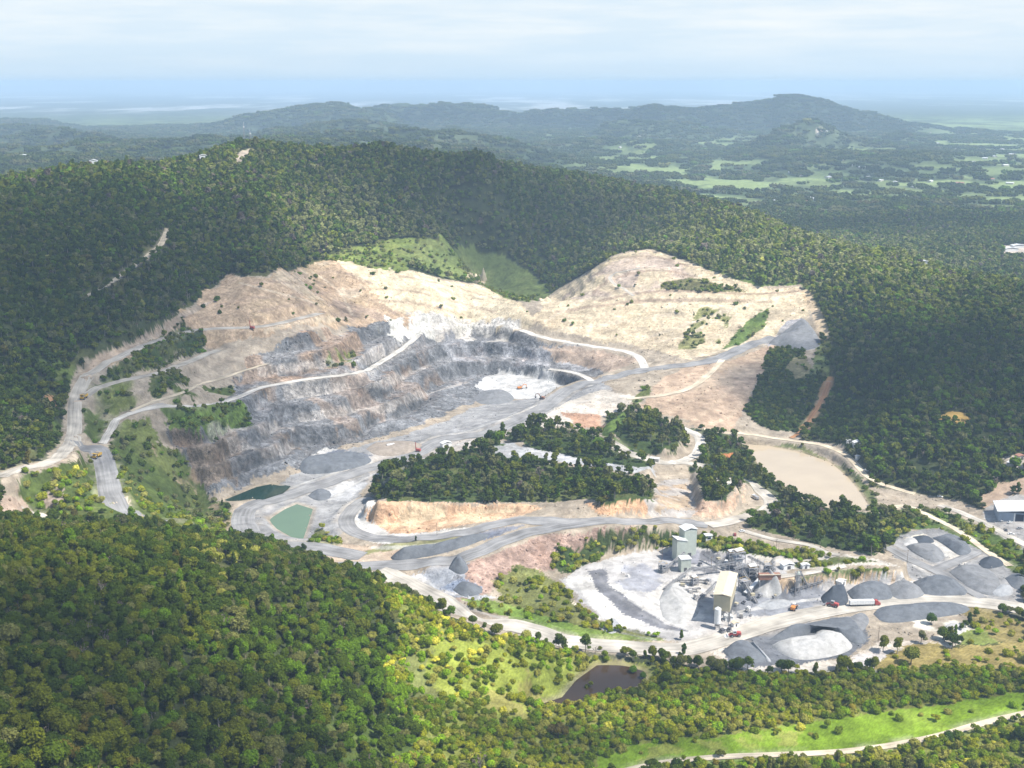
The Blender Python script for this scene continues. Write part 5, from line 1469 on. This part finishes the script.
def flat_roof(w, d, z, t=.35, over=.4, tilt=0.0):
    v, f = Bx(-w / 2 - over, w / 2 + over, -d / 2 - over, d / 2 + over, z, z + t)
    return [([(a, b, c + tilt * a) for a, b, c in v], f)]
# long cream storage shed on legs
x0, y0, z0 = G(721, 621)
sh = thing("storage_bin_shed", (x0 + 4, y0 + 11, z0), math.radians(-17), "long cream shed raised on steel legs in the white plant yard", "shed")
part("legs", [Beam((sx * 4.3, yy, -1), (sx * 4.3, yy, 10), .5) for sx in (-1, 1) for yy in np.linspace(-16, 16, 7)] + [Beam((-4.3, yy, 9), (4.3, yy, 4), .25) for yy in np.linspace(-16, 16, 7)], 'steel', sh)
part("wall", [Bx(-5, 5, -17.5, 17.5, 9.5, 19.5)], 'tan', sh)
part("roof", [Prism([(-5.5, 19.5), (0, 20.4), (5.5, 19.5), (5.5, 19.9), (0, 20.8), (-5.5, 19.9)], -18, 18)], 'cream', sh)
part("hoppers", [Cyl((0, yy, 5.8), .9, 3.7, 8, 3.4) for yy in np.linspace(-14, 14, 5)], 'steel', sh)
# white silo in front of it
x0, y0, z0 = G(717, 629)
si = thing("silo", (x0, y0, z0), 0, "slim white round silo standing at the near end of the long cream shed", "silo")
part("tank", [Cyl((0, 0, 4), 2.0, 9.5, 18)], 'wpaint', si); part("dome", [Cyl((0, 0, 13.5), 2.0, 1.0, 18, .6)], 'wpaint', si)
part("cone", [Cyl((0, 0, 1.8), .5, 2.2, 18, 2.0)], 'steel', si)
for a in range(4): part("leg", [Beam((1.7 * math.cos(a * 1.57 + .78), 1.7 * math.sin(a * 1.57 + .78), -1), (1.7 * math.cos(a * 1.57 + .78), 1.7 * math.sin(a * 1.57 + .78), 5), .3)], 'steel', si)
# pale green crusher towers
def tower(px, py, w, d, h, rz, wall, roofc, label, rise=1.2, tilt=0.0, legs=0):
    x, y, z = G(px, py)
    t = thing("crusher_tower", (x, y + d / 2, z), rz, label, "tower")
    if legs: part("frame", frame_legs(w * .9, d * .9, legs), 'steel', t)
    part("wall", [Bx(-w / 2, w / 2, -d / 2, d / 2, legs - (0 if legs else 1), h)], wall, t)
    part("roof", flat_roof(w, d, h, .5, .4, tilt) if tilt or rise == 0 else gable(w, d, h, rise), roofc, t)
    part("door", [Bx(-w * .2, w * .1, -d / 2 - .08, -d / 2 + .1, legs + .1, legs + 3)], 'dark', t)
    return t
tower(688, 557, 9.5, 8, 20, .35, 'green', 'white', "taller pale green tower at the back of the plant with a white roof", 1.4)
tower(680, 561, 8, 7, 15, .35, 'green', 'white', "pale green tower with a sloping white roof, front left of the taller one", 0, tilt=-.25)
tower(685, 572, 7, 6, 9, .2, 'green', 'white', "squat grey-green bin with a white roof below the two green towers", 0)
x0, y0, z0 = G(708, 540)
wb = thing("site_hut", (x0, y0, z0), .2, "small white boxy hut on the bushy bank above the plant", "hut")
part("wall", [Bx(-2.4, 2.4, -2, 2, -.5, 4)], 'wpaint', wb); part("window", [Bx(-1.3, 1.3, -2.06, -1.9, 1.4, 2.9)], 'glass', wb); part("roof", flat_roof(4.8, 4, 4, .25), 'white', wb)
# conveyors
def conveyor(ax, ay, ah, bx, by, bh, label, w=1.1, roof=False, base=None):
    a = np.array(G(ax, ay)); b = np.array(G(bx, by)); o = a.copy()
    t = thing("conveyor", tuple(o), 0, label, "conveyor", "conveyor gantries of the plant")
    A_ = np.array([0, 0, ah]); B_ = b - o + np.array([0, 0, bh])
    d = B_ - A_; Ln = np.linalg.norm(d); s = np.cross(d, [0, 0, 1]); s /= np.linalg.norm(s)
    part("belt", [Beam(A_ + [0, 0, .1], B_ + [0, 0, .1], w, .12)], 'belt', t)
    sh_ = []
    for q in (-1, 1):
        off = s * q * w * .6
        sh_ += [Beam(A_ + off + [0, 0, .5], B_ + off + [0, 0, .5], .22), Beam(A_ + off - [0, 0, .6], B_ + off - [0, 0, .6], .22)]
        k = max(3, int(Ln / 3.5))
        for i in range(k):
            p = A_ + d * i / k + off; q2 = A_ + d * (i + 1) / k + off
            sh_.append(Beam(p - [0, 0, .6], q2 + [0, 0, .5], .14))
    part("truss", sh_, 'steel', t)
    if roof: part("cover", [Beam(A_ + [0, 0, 1.2], B_ + [0, 0, 1.2], w * 1.3, .8)], 'white', t)
    for fr in (.25, .55, .85):
        p = A_ + d * fr; gz = float(zat(p[0] + o[0], p[1] + o[1])) - o[2]
        if p[2] - gz > 2: part("trestle", [Beam((p[0] + s[0] * q, p[1] + s[1] * q, gz - .5), tuple(p - [0, 0, .7] + s * q * .4), .25) for q in (-1, 1)], 'steel', t)
    part("drum", [Cyl(tuple(B_), .5, w, 10, axis='x')], 'dark', t)
for q in [(694, 577, 5, 735, 572, 7, "conveyor from the squat green bin towards the screening towers"), (664, 590, 1, 690, 576, 5, "conveyor rising from the left yard to the squat green bin"),
          (733, 590, 15, 748, 575, 8, "conveyor running off the back of the long cream shed"), (700, 600, .8, 716, 588, 4, "low conveyor on the white dust left of the cream shed"),
          (752, 588, 1, 738, 572, 7, "short conveyor beside the rusty bin"), (790, 593, 2, 822, 583, 1.5, "low conveyor in front of the beige cut bank"), (757, 604, 1, 744, 590, 6, "conveyor just right of the cream shed"),
          (662, 574, 2, 684, 562, 7, "conveyor at the left of the green towers"), (775, 574, 3, 748, 566, 7, "conveyor behind the rusty bin"), (728, 572, 2, 704, 561, 5, "conveyor crossing the dark yard behind the shed"),
          (745, 596, 1, 763, 584, 5, "inclined white covered conveyor beside the rusty bin", 1.7, True), (672, 582, 1, 708, 583, 2, "long low conveyor crossing the white dust"), (676, 592, .8, 700, 592, 2.5, "low conveyor in the middle of the white dust"),
          (716, 566, 1, 734, 560, 6, "small conveyor behind the dark yard"), (808, 590, 2, 800, 580, 6, "short conveyor up to the slender grey tower")]:
    conveyor(*q)
# screening houses: open steel frames with decks
def screen_house(px, py, w, d, h, rz, label, roofc='white', seed=0):
    x, y, z = G(px, py); t = thing("screening_house", (x, y, z), rz, label, "steel tower", "open steel screening towers of the plant")
    part("frame", frame_legs(w, d, h, .3), 'steel', t)
    rng = random.Random(seed)
    part("deck", [Bx(-w / 2, w / 2, -d / 2, d / 2, q, q + .2) for q in (h * .33, h * .66, h - .2)], 'steel', t)
    part("screen", [([(a, b, c + .25 * a) for a, b, c in Bx(-w * .36, w * .3, -d * .35, d * .35, h * .38, h * .58)[0]], Bx(0, 1, 0, 1, 0, 1)[1])], 'wpaint' if rng.random() < .5 else 'dark', t)
    part("chute", [Beam((w * .3, 0, h * .4), (w * .75, 0, .8), 1.1)], 'steel', t)
    if roofc: part("roof", flat_roof(w * .8, d * .8, h + 1.2, .25, 0, .15), roofc, t)
    part("handrail", [Beam((-w / 2, -d / 2, h + 1), (w / 2, -d / 2, h + 1), .1), Beam((-w / 2, d / 2, h + 1), (w / 2, d / 2, h + 1), .1), Beam((-w / 2, -d / 2, h + 1), (-w / 2, d / 2, h + 1), .1), Beam((w / 2, -d / 2, h + 1), (w / 2, d / 2, h + 1), .1)], 'yellow', t)
screen_house(738, 569, 7, 6, 13, .3, "tallest open screening tower behind the cream shed", 'white', 1)
screen_house(752, 578, 6, 6, 8, .1, "low screening tower right of the cream shed", 'white', 2)
screen_house(744, 590, 5, 5, 7, .5, "small screening frame hard against the right side of the cream shed", None, 3)
screen_house(731, 563, 5, 5, 8, .2, "small screening frame left of the tallest open tower", 'white', 4)
screen_house(767, 577, 4, 4, 9, 0, "slim dark screening frame behind the rusty bin", None, 5)
screen_house(663, 572, 4, 5, 6, .4, "isolated small frame at the left of the plant yard", None, 6)
screen_house(694, 585, 4, 4, 5, .4, "low frame on the white dust in the middle of the yard", 'white', 7)
for k, (px, py) in enumerate([(729, 632), (722, 633), (741, 618), (748, 612), (744, 604), (752, 600), (736, 606), (759, 592), (760, 598), (775, 600), (690, 594), (682, 588), (704, 596), (708, 584), (696, 600), (714, 596), (720, 600), (672, 594), (700, 566), (718, 562), (726, 566), (757, 570), (762, 566), (748, 562), (782, 597), (788, 600), (812, 594)][:22]):
    rg = random.Random(k); x, y, z = G(px, py); t = thing("machine", (x, y, z), rg.uniform(0, 3), "small dusty machine on a steel frame among the clutter of the plant yard", "machine", "small machines in the plant yard")
    w, d_, h = rg.uniform(1.2, 2.6), rg.uniform(1.5, 4), rg.uniform(1, 3.2)
    part("frame", frame_legs(w, d_, h, .18), 'steel', t); part("housing", [Bx(-w * .45, w * .45, -d_ * .45, d_ * .3, h, h + rg.uniform(.8, 1.8))], rg.choice(['wpaint', 'steel', 'conc', 'dark', 'tan']), t)
    part("pipe", [Beam((0, d_ * .3, h + .4), (0, d_ * .9, .2), .35)], rg.choice(['steel', 'dark']), t)
# rusty feed bin over its stone pile
x0, y0, z0 = G(769, 583)
rb = thing("feed_bin", (x0, y0, z0), .05, "rust-brown feed bin with a dark slot above the white stone pile", "bin")
part("bin", [Bx(-7, 7, -2, 2, 3, 6.5)], 'rust', rb); part("beam", [Beam((-7.3, -2.3, 6.8), (7.3, -2.3, 6.8), .5)], 'cream', rb)
part("legs", [Beam((a, b, -2), (a, b, 3.2), .5) for a in (-6.5, 0, 6.5) for b in (-1.7, 1.7)], 'steel', rb)
# slender silo tower right of it
x0, y0, z0 = G(797, 594)
st = thing("loading_tower", (x0, y0, z0), 0, "slender grey ladder-sided tower in front of the beige cut bank", "tower")
part("frame", frame_legs(3.2, 3.2, 15, .3), 'steel', st); part("tank", [Cyl((0, 0, 5), 1.4, 9, 14)], 'conc', st); part("cap", [Cyl((0, 0, 14), 1.5, 2, 14, .3)], 'green', st)
# sheds and huts around the plant
def shed(px, py, w, d, h, rz, wall, roofc, label, name="shed", cat="shed", door=True, rise=None, group=None, ymin=240.0):
    x, y, z = G(px, py, ymin); t = thing(name, (x, y, z), rz, label, cat, group)
    part("wall", [Bx(-w / 2, w / 2, -d / 2, d / 2, -1.2, h)], wall, t)
    part("roof", gable(w, d, h, w * .16 if rise is None else rise, .4), roofc, t)
    if door: part("door", [Bx(-w * .15, w * .15, -d / 2 - .07, -d / 2 + .1, 0, h * .8)], 'dark', t)
    return t
shed(787, 568, 8, 5, 3, .3, 'wpaint', 'white', "white-roofed shed on the pale pad above the beige bank")
shed(805, 568, 5, 3, 2.5, .2, 'wpaint', 'white', "smaller white shed right of the white-roofed one on the pale pad")
shed(841, 584, 6, 4, 2.5, .8, 'wpaint', 'white', "white shed at the foot of the beige cut bank, by the dark stockpile")
shed(858, 446, 9, 5, 3.6, .1, 'wpaint', 'white', "white shed at the foot of the wooded hill beside the brown pond")
shed(849, 443, 4, 3, 2.6, .1, 'wpaint', 'white', "tiny white shed left of the pond-side shed")
shed(858, 459, 4, 3, 2.6, .4, 'wpaint', 'hroof', "grey hut beside the pond road below the two white sheds", door=False)
shed(728, 620, 5, 3.4, 2.6, .2, 'wpaint', 'white', "site office with white roof under the near end of the cream shed", name="site_office", cat="office")
shed(735, 626, 4, 2.6, 2.4, .5, 'wpaint', 'cream', "cream-roofed site office nearest the red and white loader", name="site_office", cat="office")
shed(446, 447, 9, 5, 4, .5, 'wpaint', 'white', "white shed on the haul road behind the wooded knoll")
shed(655, 461, 4, 7, 2.5, 1.2, 'conc', 'white', "low white weighbridge hut beside the bend of the loop road", door=False)
shed(1012, 466, 7, 5, 3, .5, 'hwall', 'hroof', "grey house under the trees at the right edge", name="house", cat="house")
shed(1020, 459, 6, 5, 3, .2, 'hwall', 'terra', "house with a brown roof at the right edge above the white depot", name="house", cat="house")
# big depot at the right edge
x0, y0, z0 = G(1024, 527)
dp = thing("depot", (x0 + 8, y0 + 9, z0), math.radians(-14), "large white-roofed depot with dark open bays at the right edge", "depot")
part("wall", [Bx(-22, 26, 0, 22, -1, 6.5)], 'blueg', dp)
rf = part("roof", [Prism([(-23, 6.5), (2, 9.3), (27, 6.5), (27, 6.9), (2, 9.7), (-23, 6.9)], -.8, 23)], 'white', dp)
for k in range(5): part("bay_shade", [Bx(-10 + k * 7.2, -4.4 + k * 7.2, -.12, .1, -.5, 5.6)], 'navy', dp)  # dark panels stand in for the shade inside the open bays
for k in range(6): part("pillar", [Bx(-11.2 + k * 7.2, -10.4 + k * 7.2, -.35, .05, -1, 6.4)], 'wpaint', dp)

# ---- vehicles
def wheels(par, xs, hw, r, w=.4, name="wheel"):
    for x in xs:
        for s in (-1, 1):
            o = part(name, [Cyl((x, s * hw, r), r, w, 16, axis='y')], 'tyre', par); part("rim", [Cyl((x, s * (hw + w * .5 + .01), r), r * .5, .06, 12, axis='y')], 'steel', o)
def vehicle(name, px, py, rz, label, cat, group=None, dz=0.0):
    x, y, z = G(px, py); j = nearest(ROADM, np.array([x]), np.array([y]))[0]
    return thing(name, (x, y, z + .35 * float(j) + dz), rz, label, cat, group)
def haul_truck(px, py, rz, label, s=1.0):
    t = vehicle("haul_truck", px, py, rz, label, "haul truck", "yellow haul trucks on the left haul road"); t.scale = (s,) * 3
    part("chassis", [Bx(-4.4, 4.3, -1.2, 1.2, 1.1, 1.9), Bx(3.2, 4.6, -2.2, 2.2, 1.2, 2.9)], 'yellow', t)
    part("dump_bed", [Prism([(-5, 3.0), (-4.2, 2.2), (1.6, 2.2), (2.2, 4.6), (4.6, 4.9), (4.6, 5.2), (1.9, 5.0), (1.4, 3.0), (-4.6, 4.2)], -2.6, 2.6), Bx(-4.4, 2.0, -2.75, -2.45, 2.3, 4.6), Bx(-4.4, 2.0, 2.45, 2.75, 2.3, 4.6)], 'yellow', t)
    part("load", [Prism([(-4.2, 3.6), (-1.5, 5.0), (1.6, 4.6), (1.6, 2.4), (-4.2, 2.4)], -2.4, 2.4)], HM['grey'], t)
    cb = part("cab", [Bx(2.6, 4.2, .3, 2.1, 2.9, 4.6)], 'cream', t); part("window", [Bx(4.2, 4.25, .5, 1.9, 3.5, 4.4)], 'glass', cb)
    wheels(t, (-3.0, 3.2), 2.0, 1.35, .9)
haul_truck(97, 458, math.radians(-108), "yellow haul truck driving down the wide haul road at the left", .78)
haul_truck(84, 399, math.radians(-95), "yellow haul truck at the upper fork of the left haul road", .78)
def semi(px, py, rz):
    t = vehicle("tanker_truck", px, py, rz, "long truck with white trailer and red cab on the main road beside the stockpiles", "truck")
    part("trailer", [Bx(-11.5, 4.2, -1.3, 1.3, 1.35, 3.9)], 'wpaint', t); part("chassis", [Bx(-11.3, 7.2, -.6, .6, .8, 1.3)], 'dark', t)
    cb = part("cab", [Prism([(4.8, .9), (4.8, 3.7), (6.5, 3.6), (6.9, 2.3), (8.2, 2.1), (8.3, .8)], -1.25, 1.25)], 'red', t)
    part("windscreen", [Prism([(6.54, 3.4), (6.92, 2.45), (6.98, 2.45), (6.6, 3.4)], -1.1, 1.1)], 'glass', cb)
    wheels(t, (-10.2, -8.9, -7.6, 3.4, 4.7, 7.3), 1.05, .52, .4)
semi(867, 606, math.radians(3))
def loader(px, py, rz, label, c1='red', c2='wpaint'):
    t = vehicle("wheel_loader", px, py, rz, label, "loader")
    part("body", [Prism([(-4, 1.1), (-4, 2.8), (-1.2, 3.1), (-1.0, 1.1)], -1.2, 1.2), Bx(-1, 1.6, -.8, .8, 1.0, 2.1)], c1, t)
    cb = part("cab", [Bx(-1.2, .8, -.9, .9, 2.2, 4.0)], c2, t); part("window", [Bx(-1.0, .6, -.94, .94, 2.8, 3.7)], 'glass', cb)
    part("arm", [Beam((1.0, s * .8, 2.2), (4.2, s * .8, .9), .35) for s in (-1, 1)], c1, t)
    part("bucket", [Prism([(4.0, .2), (3.9, 1.7), (4.3, 1.5), (4.4, .6), (5.8, .3), (5.8, .15)], -1.7, 1.7)], c2, t)
    wheels(t, (-2.6, 1.6), 1.35, .95, .7)
loader(734, 637, math.radians(185), "red and white wheel loader on the road beside the plant entrance")
loader(794, 609, math.radians(60), "orange and white wheel loader at the edge of the dark yard", 'orange')
loader(832, 607, math.radians(150), "red wheel loader working at the foot of the dark stockpile", 'red', 'steel')
def excavator(px, py, rz, label, c='yellow'):
    t = vehicle("excavator", px, py, rz, label, "excavator")
    for s in (-1, 1): part("track", [Prism([(-2.4, .1), (-2.8, .6), (-2.3, 1.1), (2.3, 1.1), (2.8, .6), (2.4, .1)], s * 1.3 - .35, s * 1.3 + .35)], 'dark', t)
    part("body", [Bx(-2.8, 1.6, -1.5, 1.5, 1.2, 2.7)], c, t); cb = part("cab", [Bx(.2, 1.9, .4, 1.5, 2.0, 3.7)], 'steel', t); part("window", [Bx(1.9, 1.95, .5, 1.4, 2.6, 3.5)], 'glass', cb)
    part("boom", [Beam((1.4, 0, 2.0), (4.4, 0, 5.2), .6), Beam((4.4, 0, 5.2), (7.2, 0, 4.2), .55)], c, t); part("stick", [Beam((7.2, 0, 4.4), (7.6, 0, 1.4), .45)], c, t)
    part("bucket", [Prism([(7.0, 1.5), (8.1, 1.5), (8.0, .3), (7.2, .2), (6.6, .7)], -.7, .7)], 'dark', t)
excavator(520, 389, .3, "orange-brown excavator on the white shelf in the pit", 'orange')
excavator(542, 399, 2.6, "dark excavator on the pit floor right of the orange-brown one", 'rust')
def drill(px, py, label):
    t = vehicle("drill_rig", px, py, 2.8, label, "drill rig")
    for s in (-1, 1): part("track", [Bx(-2, 2, s * 1.2 - .3, s * 1.2 + .3, 0, .9)], 'dark', t)
    part("body", [Bx(-2.4, 1.4, -1.3, 1.3, .9, 2.7)], 'red', t); part("mast", [Beam((2.0, 0, .3), (2.2, 0, 8.5), .5), Beam((1.2, 0, 1.6), (2.1, 0, 5), .3)], 'red', t)
drill(252, 329, "red drill rig on the top road across the bare orange slope")
drill(418, 452, "small red drill rig on the haul road beside the wooded knoll")
def dumper(px, py, rz, label, c):
    t = vehicle("tipper_truck", px, py, rz, label, "truck")
    part("tray", [Prism([(-4, 1.3), (-4, 3.0), (1.4, 3.0), (1.4, 1.3)], -1.25, 1.25)], c, t); part("chassis", [Bx(-4, 4, -.5, .5, .8, 1.25)], 'dark', t)
    cb = part("cab", [Prism([(1.7, .9), (1.7, 3.2), (3.2, 3.1), (3.9, 2.0), (4.0, .9)], -1.2, 1.2)], 'wpaint', t); part("windscreen", [Prism([(3.24, 3.0), (3.8, 2.1), (3.86, 2.1), (3.3, 3.0)], -1.05, 1.05)], 'glass', cb)
    wheels(t, (-3, -1.8, 2.8), 1.0, .52, .4)
dumper(755, 499, 1.9, "grey tipper truck on the pale loop road by the brown pond woods", 'steel')
dumper(391, 447, .5, "white tipper truck on the haul road left of the wooded knoll", 'wpaint')
def car(px, py, rz, c, label, group=None):
    t = vehicle("parked_car", px, py, rz, label, "car", group)
    b = part("body", [Prism([(-2.2, .35), (-2.2, .95), (-1.6, 1.0), (1.2, .95), (2.2, .8), (2.2, .35)], -.88, .88)], c, t)
    part("cabin", [Prism([(-1.7, .95), (-1.2, 1.45), (.4, 1.45), (1.1, .95)], -.76, .76)], 'glass', t); part("roof", [Bx(-1.15, .35, -.7, .7, 1.452, 1.5)], c, t)
    wheels(t, (-1.35, 1.35), .8, .33, .22)
car(1003, 521, .3, 'wpaint', "white car parked nearest the left wall of the depot")
car(1010, 523, .5, 'wpaint', "white car parked at the first dark bay of the depot")
car(1011, 535, -.2, 'wpaint', "white ute parked out in the depot yard by the hedge")
car(1020, 529, .1, 'steel', "grey car parked in front of the depot bays")
car(1006, 531, 1.2, 'dark', "dark car parked in the depot yard left of the white ute")
car(726, 631, .4, 'wpaint', "white car beside the site offices near the loader")
car(742, 532, .4, 'wpaint', "white car on the track behind the plant")
car(735, 535, 1.4, 'red', "red car on the track behind the plant")
for q, lab in (((866, 471), "white car on the narrow road below the brown pond"), ((940, 497), "white car on the narrow road right of the brown pond")):
    car(q[0], q[1], -.6, 'wpaint', lab)

# ---- masts, poles, rocks, houses
def mast(px, Ydist, h, label):
    x, y, _ = at_y(px, 150, Ydist); z = float(zat(x, y)); t = thing("radio_mast", (x, y, z), .3, label, "mast")
    s = [Beam((a * 1.2, b * 1.2, -1), (a * .3, b * .3, h), .3) for a in (-1, 1) for b in (-1, 1)]
    for k in range(8):
        q = h * k / 8; w = 1.2 - .9 * k / 8
        s += [Beam((-w, -w, q), (w, -w, q + h / 8), .15), Beam((w, w, q), (-w, w, q + h / 8), .15)]
    part("lattice", s, 'steel', t); part("antenna", [Cyl((0, 0, h - 4), .9, 2.2, 8), Cyl((0, 0, h), .15, 4, 6)], 'wpaint', t)
mast(245, 1760, 32, "tall grey radio mast on the ridge skyline behind the quarry")
mast(251, 1765, 22, "shorter radio mast just right of the tall one on the ridge")
for k, (px, py, lab) in enumerate([(907, 563, "pole in the clearing left of the oval yard"), (437, 536, "pole in front of the beige cliff"), (662, 560, "pole at the left of the plant"), (776, 552, "pole behind the plant near the beige patch"), (838, 572, "pole on the terrace above the beige bank"), (711, 570, "pole in the dark yard behind the cream shed"), (878, 642, "pole among the trees by the southern stockpile")]):
    x, y, z = G(px, py); t = thing("power_pole", (x, y, z), .4, "timber " + lab, "power pole", "timber power poles round the plant")
    part("pole", [Cyl((0, 0, -1), .16, 11, 8, .11)], 'wood', t); part("crossarm", [Bx(-1.1, 1.1, -.07, .07, 9.0, 9.2)], 'wood', t)
def rock(px, py, s, hs, label):
    import bmesh
    x, y, z = G(px, py); bm = bmesh.new(); bmesh.ops.create_icosphere(bm, subdivisions=3, radius=1)
    for v in bm.verts:
        p = v.co.copy(); k = 1 + .35 * float(fbm(np.array([p.x * 1.5 + px]), np.array([p.y * 1.5 + p.z]), 1, 4, 5)[0])
        v.co = (p.x * s * k, p.y * s * .7 * k, max(p.z, -.4) * hs * k * (1 + .5 * math.sin(p.x * 5)))
    me = bpy.data.meshes.new("rock"); bm.to_mesh(me); bm.free(); me.materials.append(heap_mat("cream_rock", (.66, .54, .38)))
    o = bpy.data.objects.new("rock_outcrop", me); COL.objects.link(o); o.location = (x, y, z); tag(o, label, "rock")
rock(474, 281, 7, 6, "left block of the cream rock outcrop on the green lip behind the pit")
rock(482, 280, 6, 11, "tallest cream rock pinnacle on the green lip behind the pit")
rock(546, 301, 9, 4, "low cream boulder knob in the notch between the two bare humps")
rngh = random.Random(5)
hs_ = [(868, 178), (880, 181), (895, 183), (905, 180), (845, 180), (835, 176), (828, 178), (800, 176), (790, 173), (850, 166), (862, 168), (842, 160), (818, 134), (826, 132), (858, 124), (866, 129), (893, 131), (930, 133), (940, 135), (938, 144),
       (948, 147), (955, 150), (962, 153), (972, 151), (980, 155), (985, 159), (975, 163), (994, 157), (1002, 150), (1012, 155), (1018, 161), (1005, 166), (816, 200), (805, 203), (821, 205), (770, 206), (775, 202), (812, 199), (756, 204),
       (930, 182), (948, 187), (960, 184), (915, 188), (990, 180), (1010, 184), (672, 103), (620, 148), (612, 155), (660, 142), (690, 152), (640, 137)]
for (px, py) in hs_:
    x, y, z = G(px, py); s = rngh.uniform(.9, 1.5); t = thing("house", (x, y, z), rngh.uniform(0, 3.1), "pale house with a light roof among the trees of the far valley", "house", "scattered houses in the far valley")
    w, d, h = 9 * s, 15 * s, 3.4
    part("wall", [Bx(-w / 2, w / 2, -d / 2, d / 2, -3, h)], 'hwall', t); part("roof", gable(w, d, h, 2.2, .8), rngh.choice(['hroof', 'hroof', 'white', 'terra']), t)
for (px, py, lab) in ((22, 158, "large white building in the hills at the far left"), (30, 157, "lower white building beside the large one at the far left")):
    x, y, z = G(px, py); t = thing("building", (x, y, z), .2, lab, "building")
    part("wall", [Bx(-18, 18, -9, 9, -6, 7)], 'wpaint', t); part("roof", gable(36, 18, 7, 2.5, 1), 'white', t); part("window", [Bx(-14, 14, -9.1, -8.9, 2, 4.5)], 'glass', t)
for (px, Yd, lab) in ((203, 1640, "white house on the skyline left of the radio masts"), (93, 1540, "white house half hidden on the left skyline")):
    x, y, _ = at_y(px, 155, Yd); z = float(zat(x, y)); t = thing("house", (x, y, z + 5), .3, lab, "house")
    part("wall", [Bx(-5, 5, -4, 4, -7, 5)], 'wpaint', t); part("roof", gable(10, 8, 5, 1.6), 'white', t)
for (px, py, lab) in ((1010, 251, "large white industrial building at the right edge of the valley"), (1018, 248, "second white industrial building at the right edge of the valley"), (920, 265, "pale shed in the woods of the right valley")):
    x, y, z = G(px, py); t = thing("building", (x, y, z), .1, lab, "building")
    part("wall", [Bx(-12, 12, -6, 6, -4, 5)], 'wpaint', t); part("roof", gable(24, 12, 5, 2, .6), 'white', t)

# ---- single trees that stand alone
def lone(px, py, k, s, tint, label, kind='gum_tree'):
    x, y, z = G(px, py); solo(kind, k, (x, y, z - .2), px * .7, (s, s, s), tint, label, None)
for a in [(883, 652, 1, .95, OL, "tall open gum tree on the white ground, left of a pair"), (897, 654, 5, .95, OL, "tall open gum tree on the white ground, right of a pair"), (911, 664, 0, 1.1, OL * 1.1, "broad bushy tree in front of the pair beside the tan grass"),
          (931, 624, 4, .75, DK * 1.6, "round tree growing at the end of the blue-grey stockpile"), (921, 643, 5, .75, GO, "thin tree standing on the white dust right of the pair"), (874, 671, 1, .8, OL * 1.2, "thin-crowned tree at the grass edge with a bare trunk"),
          (851, 671, 4, .55, OL, "small round tree at the grass edge left of the thin-crowned one"), (862, 671, 4, .3, MD, "tiny round tree at the grass edge beside the thin-crowned one"), (957, 641, 3, .35, OL, "small tree on the tan grass by the white mounds"), (976, 616, 4, .45, MD, "lone tree in the orange grass corner beside the road"),
          (376, 488, 5, 1.0, MD, "large tree leaning out at the left end of the wooded knoll"), (416, 478, 2, .95, DK * 1.3, "conical dark tree rising above the left of the knoll"), (407, 480, 4, .9, DK * 1.3, "round dark tree rising above the left of the knoll"),
          (452, 468, 2, 1.3, OL, "tallest tree on the wooded knoll"), (416, 541, 2, .3, DK, "tiny dark tree at the foot of the beige cliff"), (681, 640, 2, .5, MD, "small tree below the plant road bend"), (600, 650, 3, .3, OL, "small bush tree on the road bank above the dark pond"),
          (633, 674, 4, .55, BR, "round green tree on the far bank of the dark pond"), (643, 679, 4, .45, BR * .8, "smaller green tree right of the round one by the dark pond"), (558, 738, 3, 1.0, RB, "broad brown-orange tree in the scrub near the bottom"), (588, 690, 8, 1.3, OL, "wispy tree on the left bank of the dark pond"), (684, 655, 2, .55, DK * 1.5, "dark tree at the right of the plant entrance bank"), (697, 666, 4, .6, MD, "round tree on the bank left of the southern stockpile"), (716, 668, 0, .6, GO, "grey-green tree at the left foot of the southern stockpile"), (720, 757, 3, .5, OL, "small tree beside the dirt track at the bottom"), (948, 741, 4, .6, DK * 1.6, "dark tree standing beside the dirt track at the lower right")]:
    px, py, k, s, tn, lab = a
    lone(px, py, k, s, tn, lab)
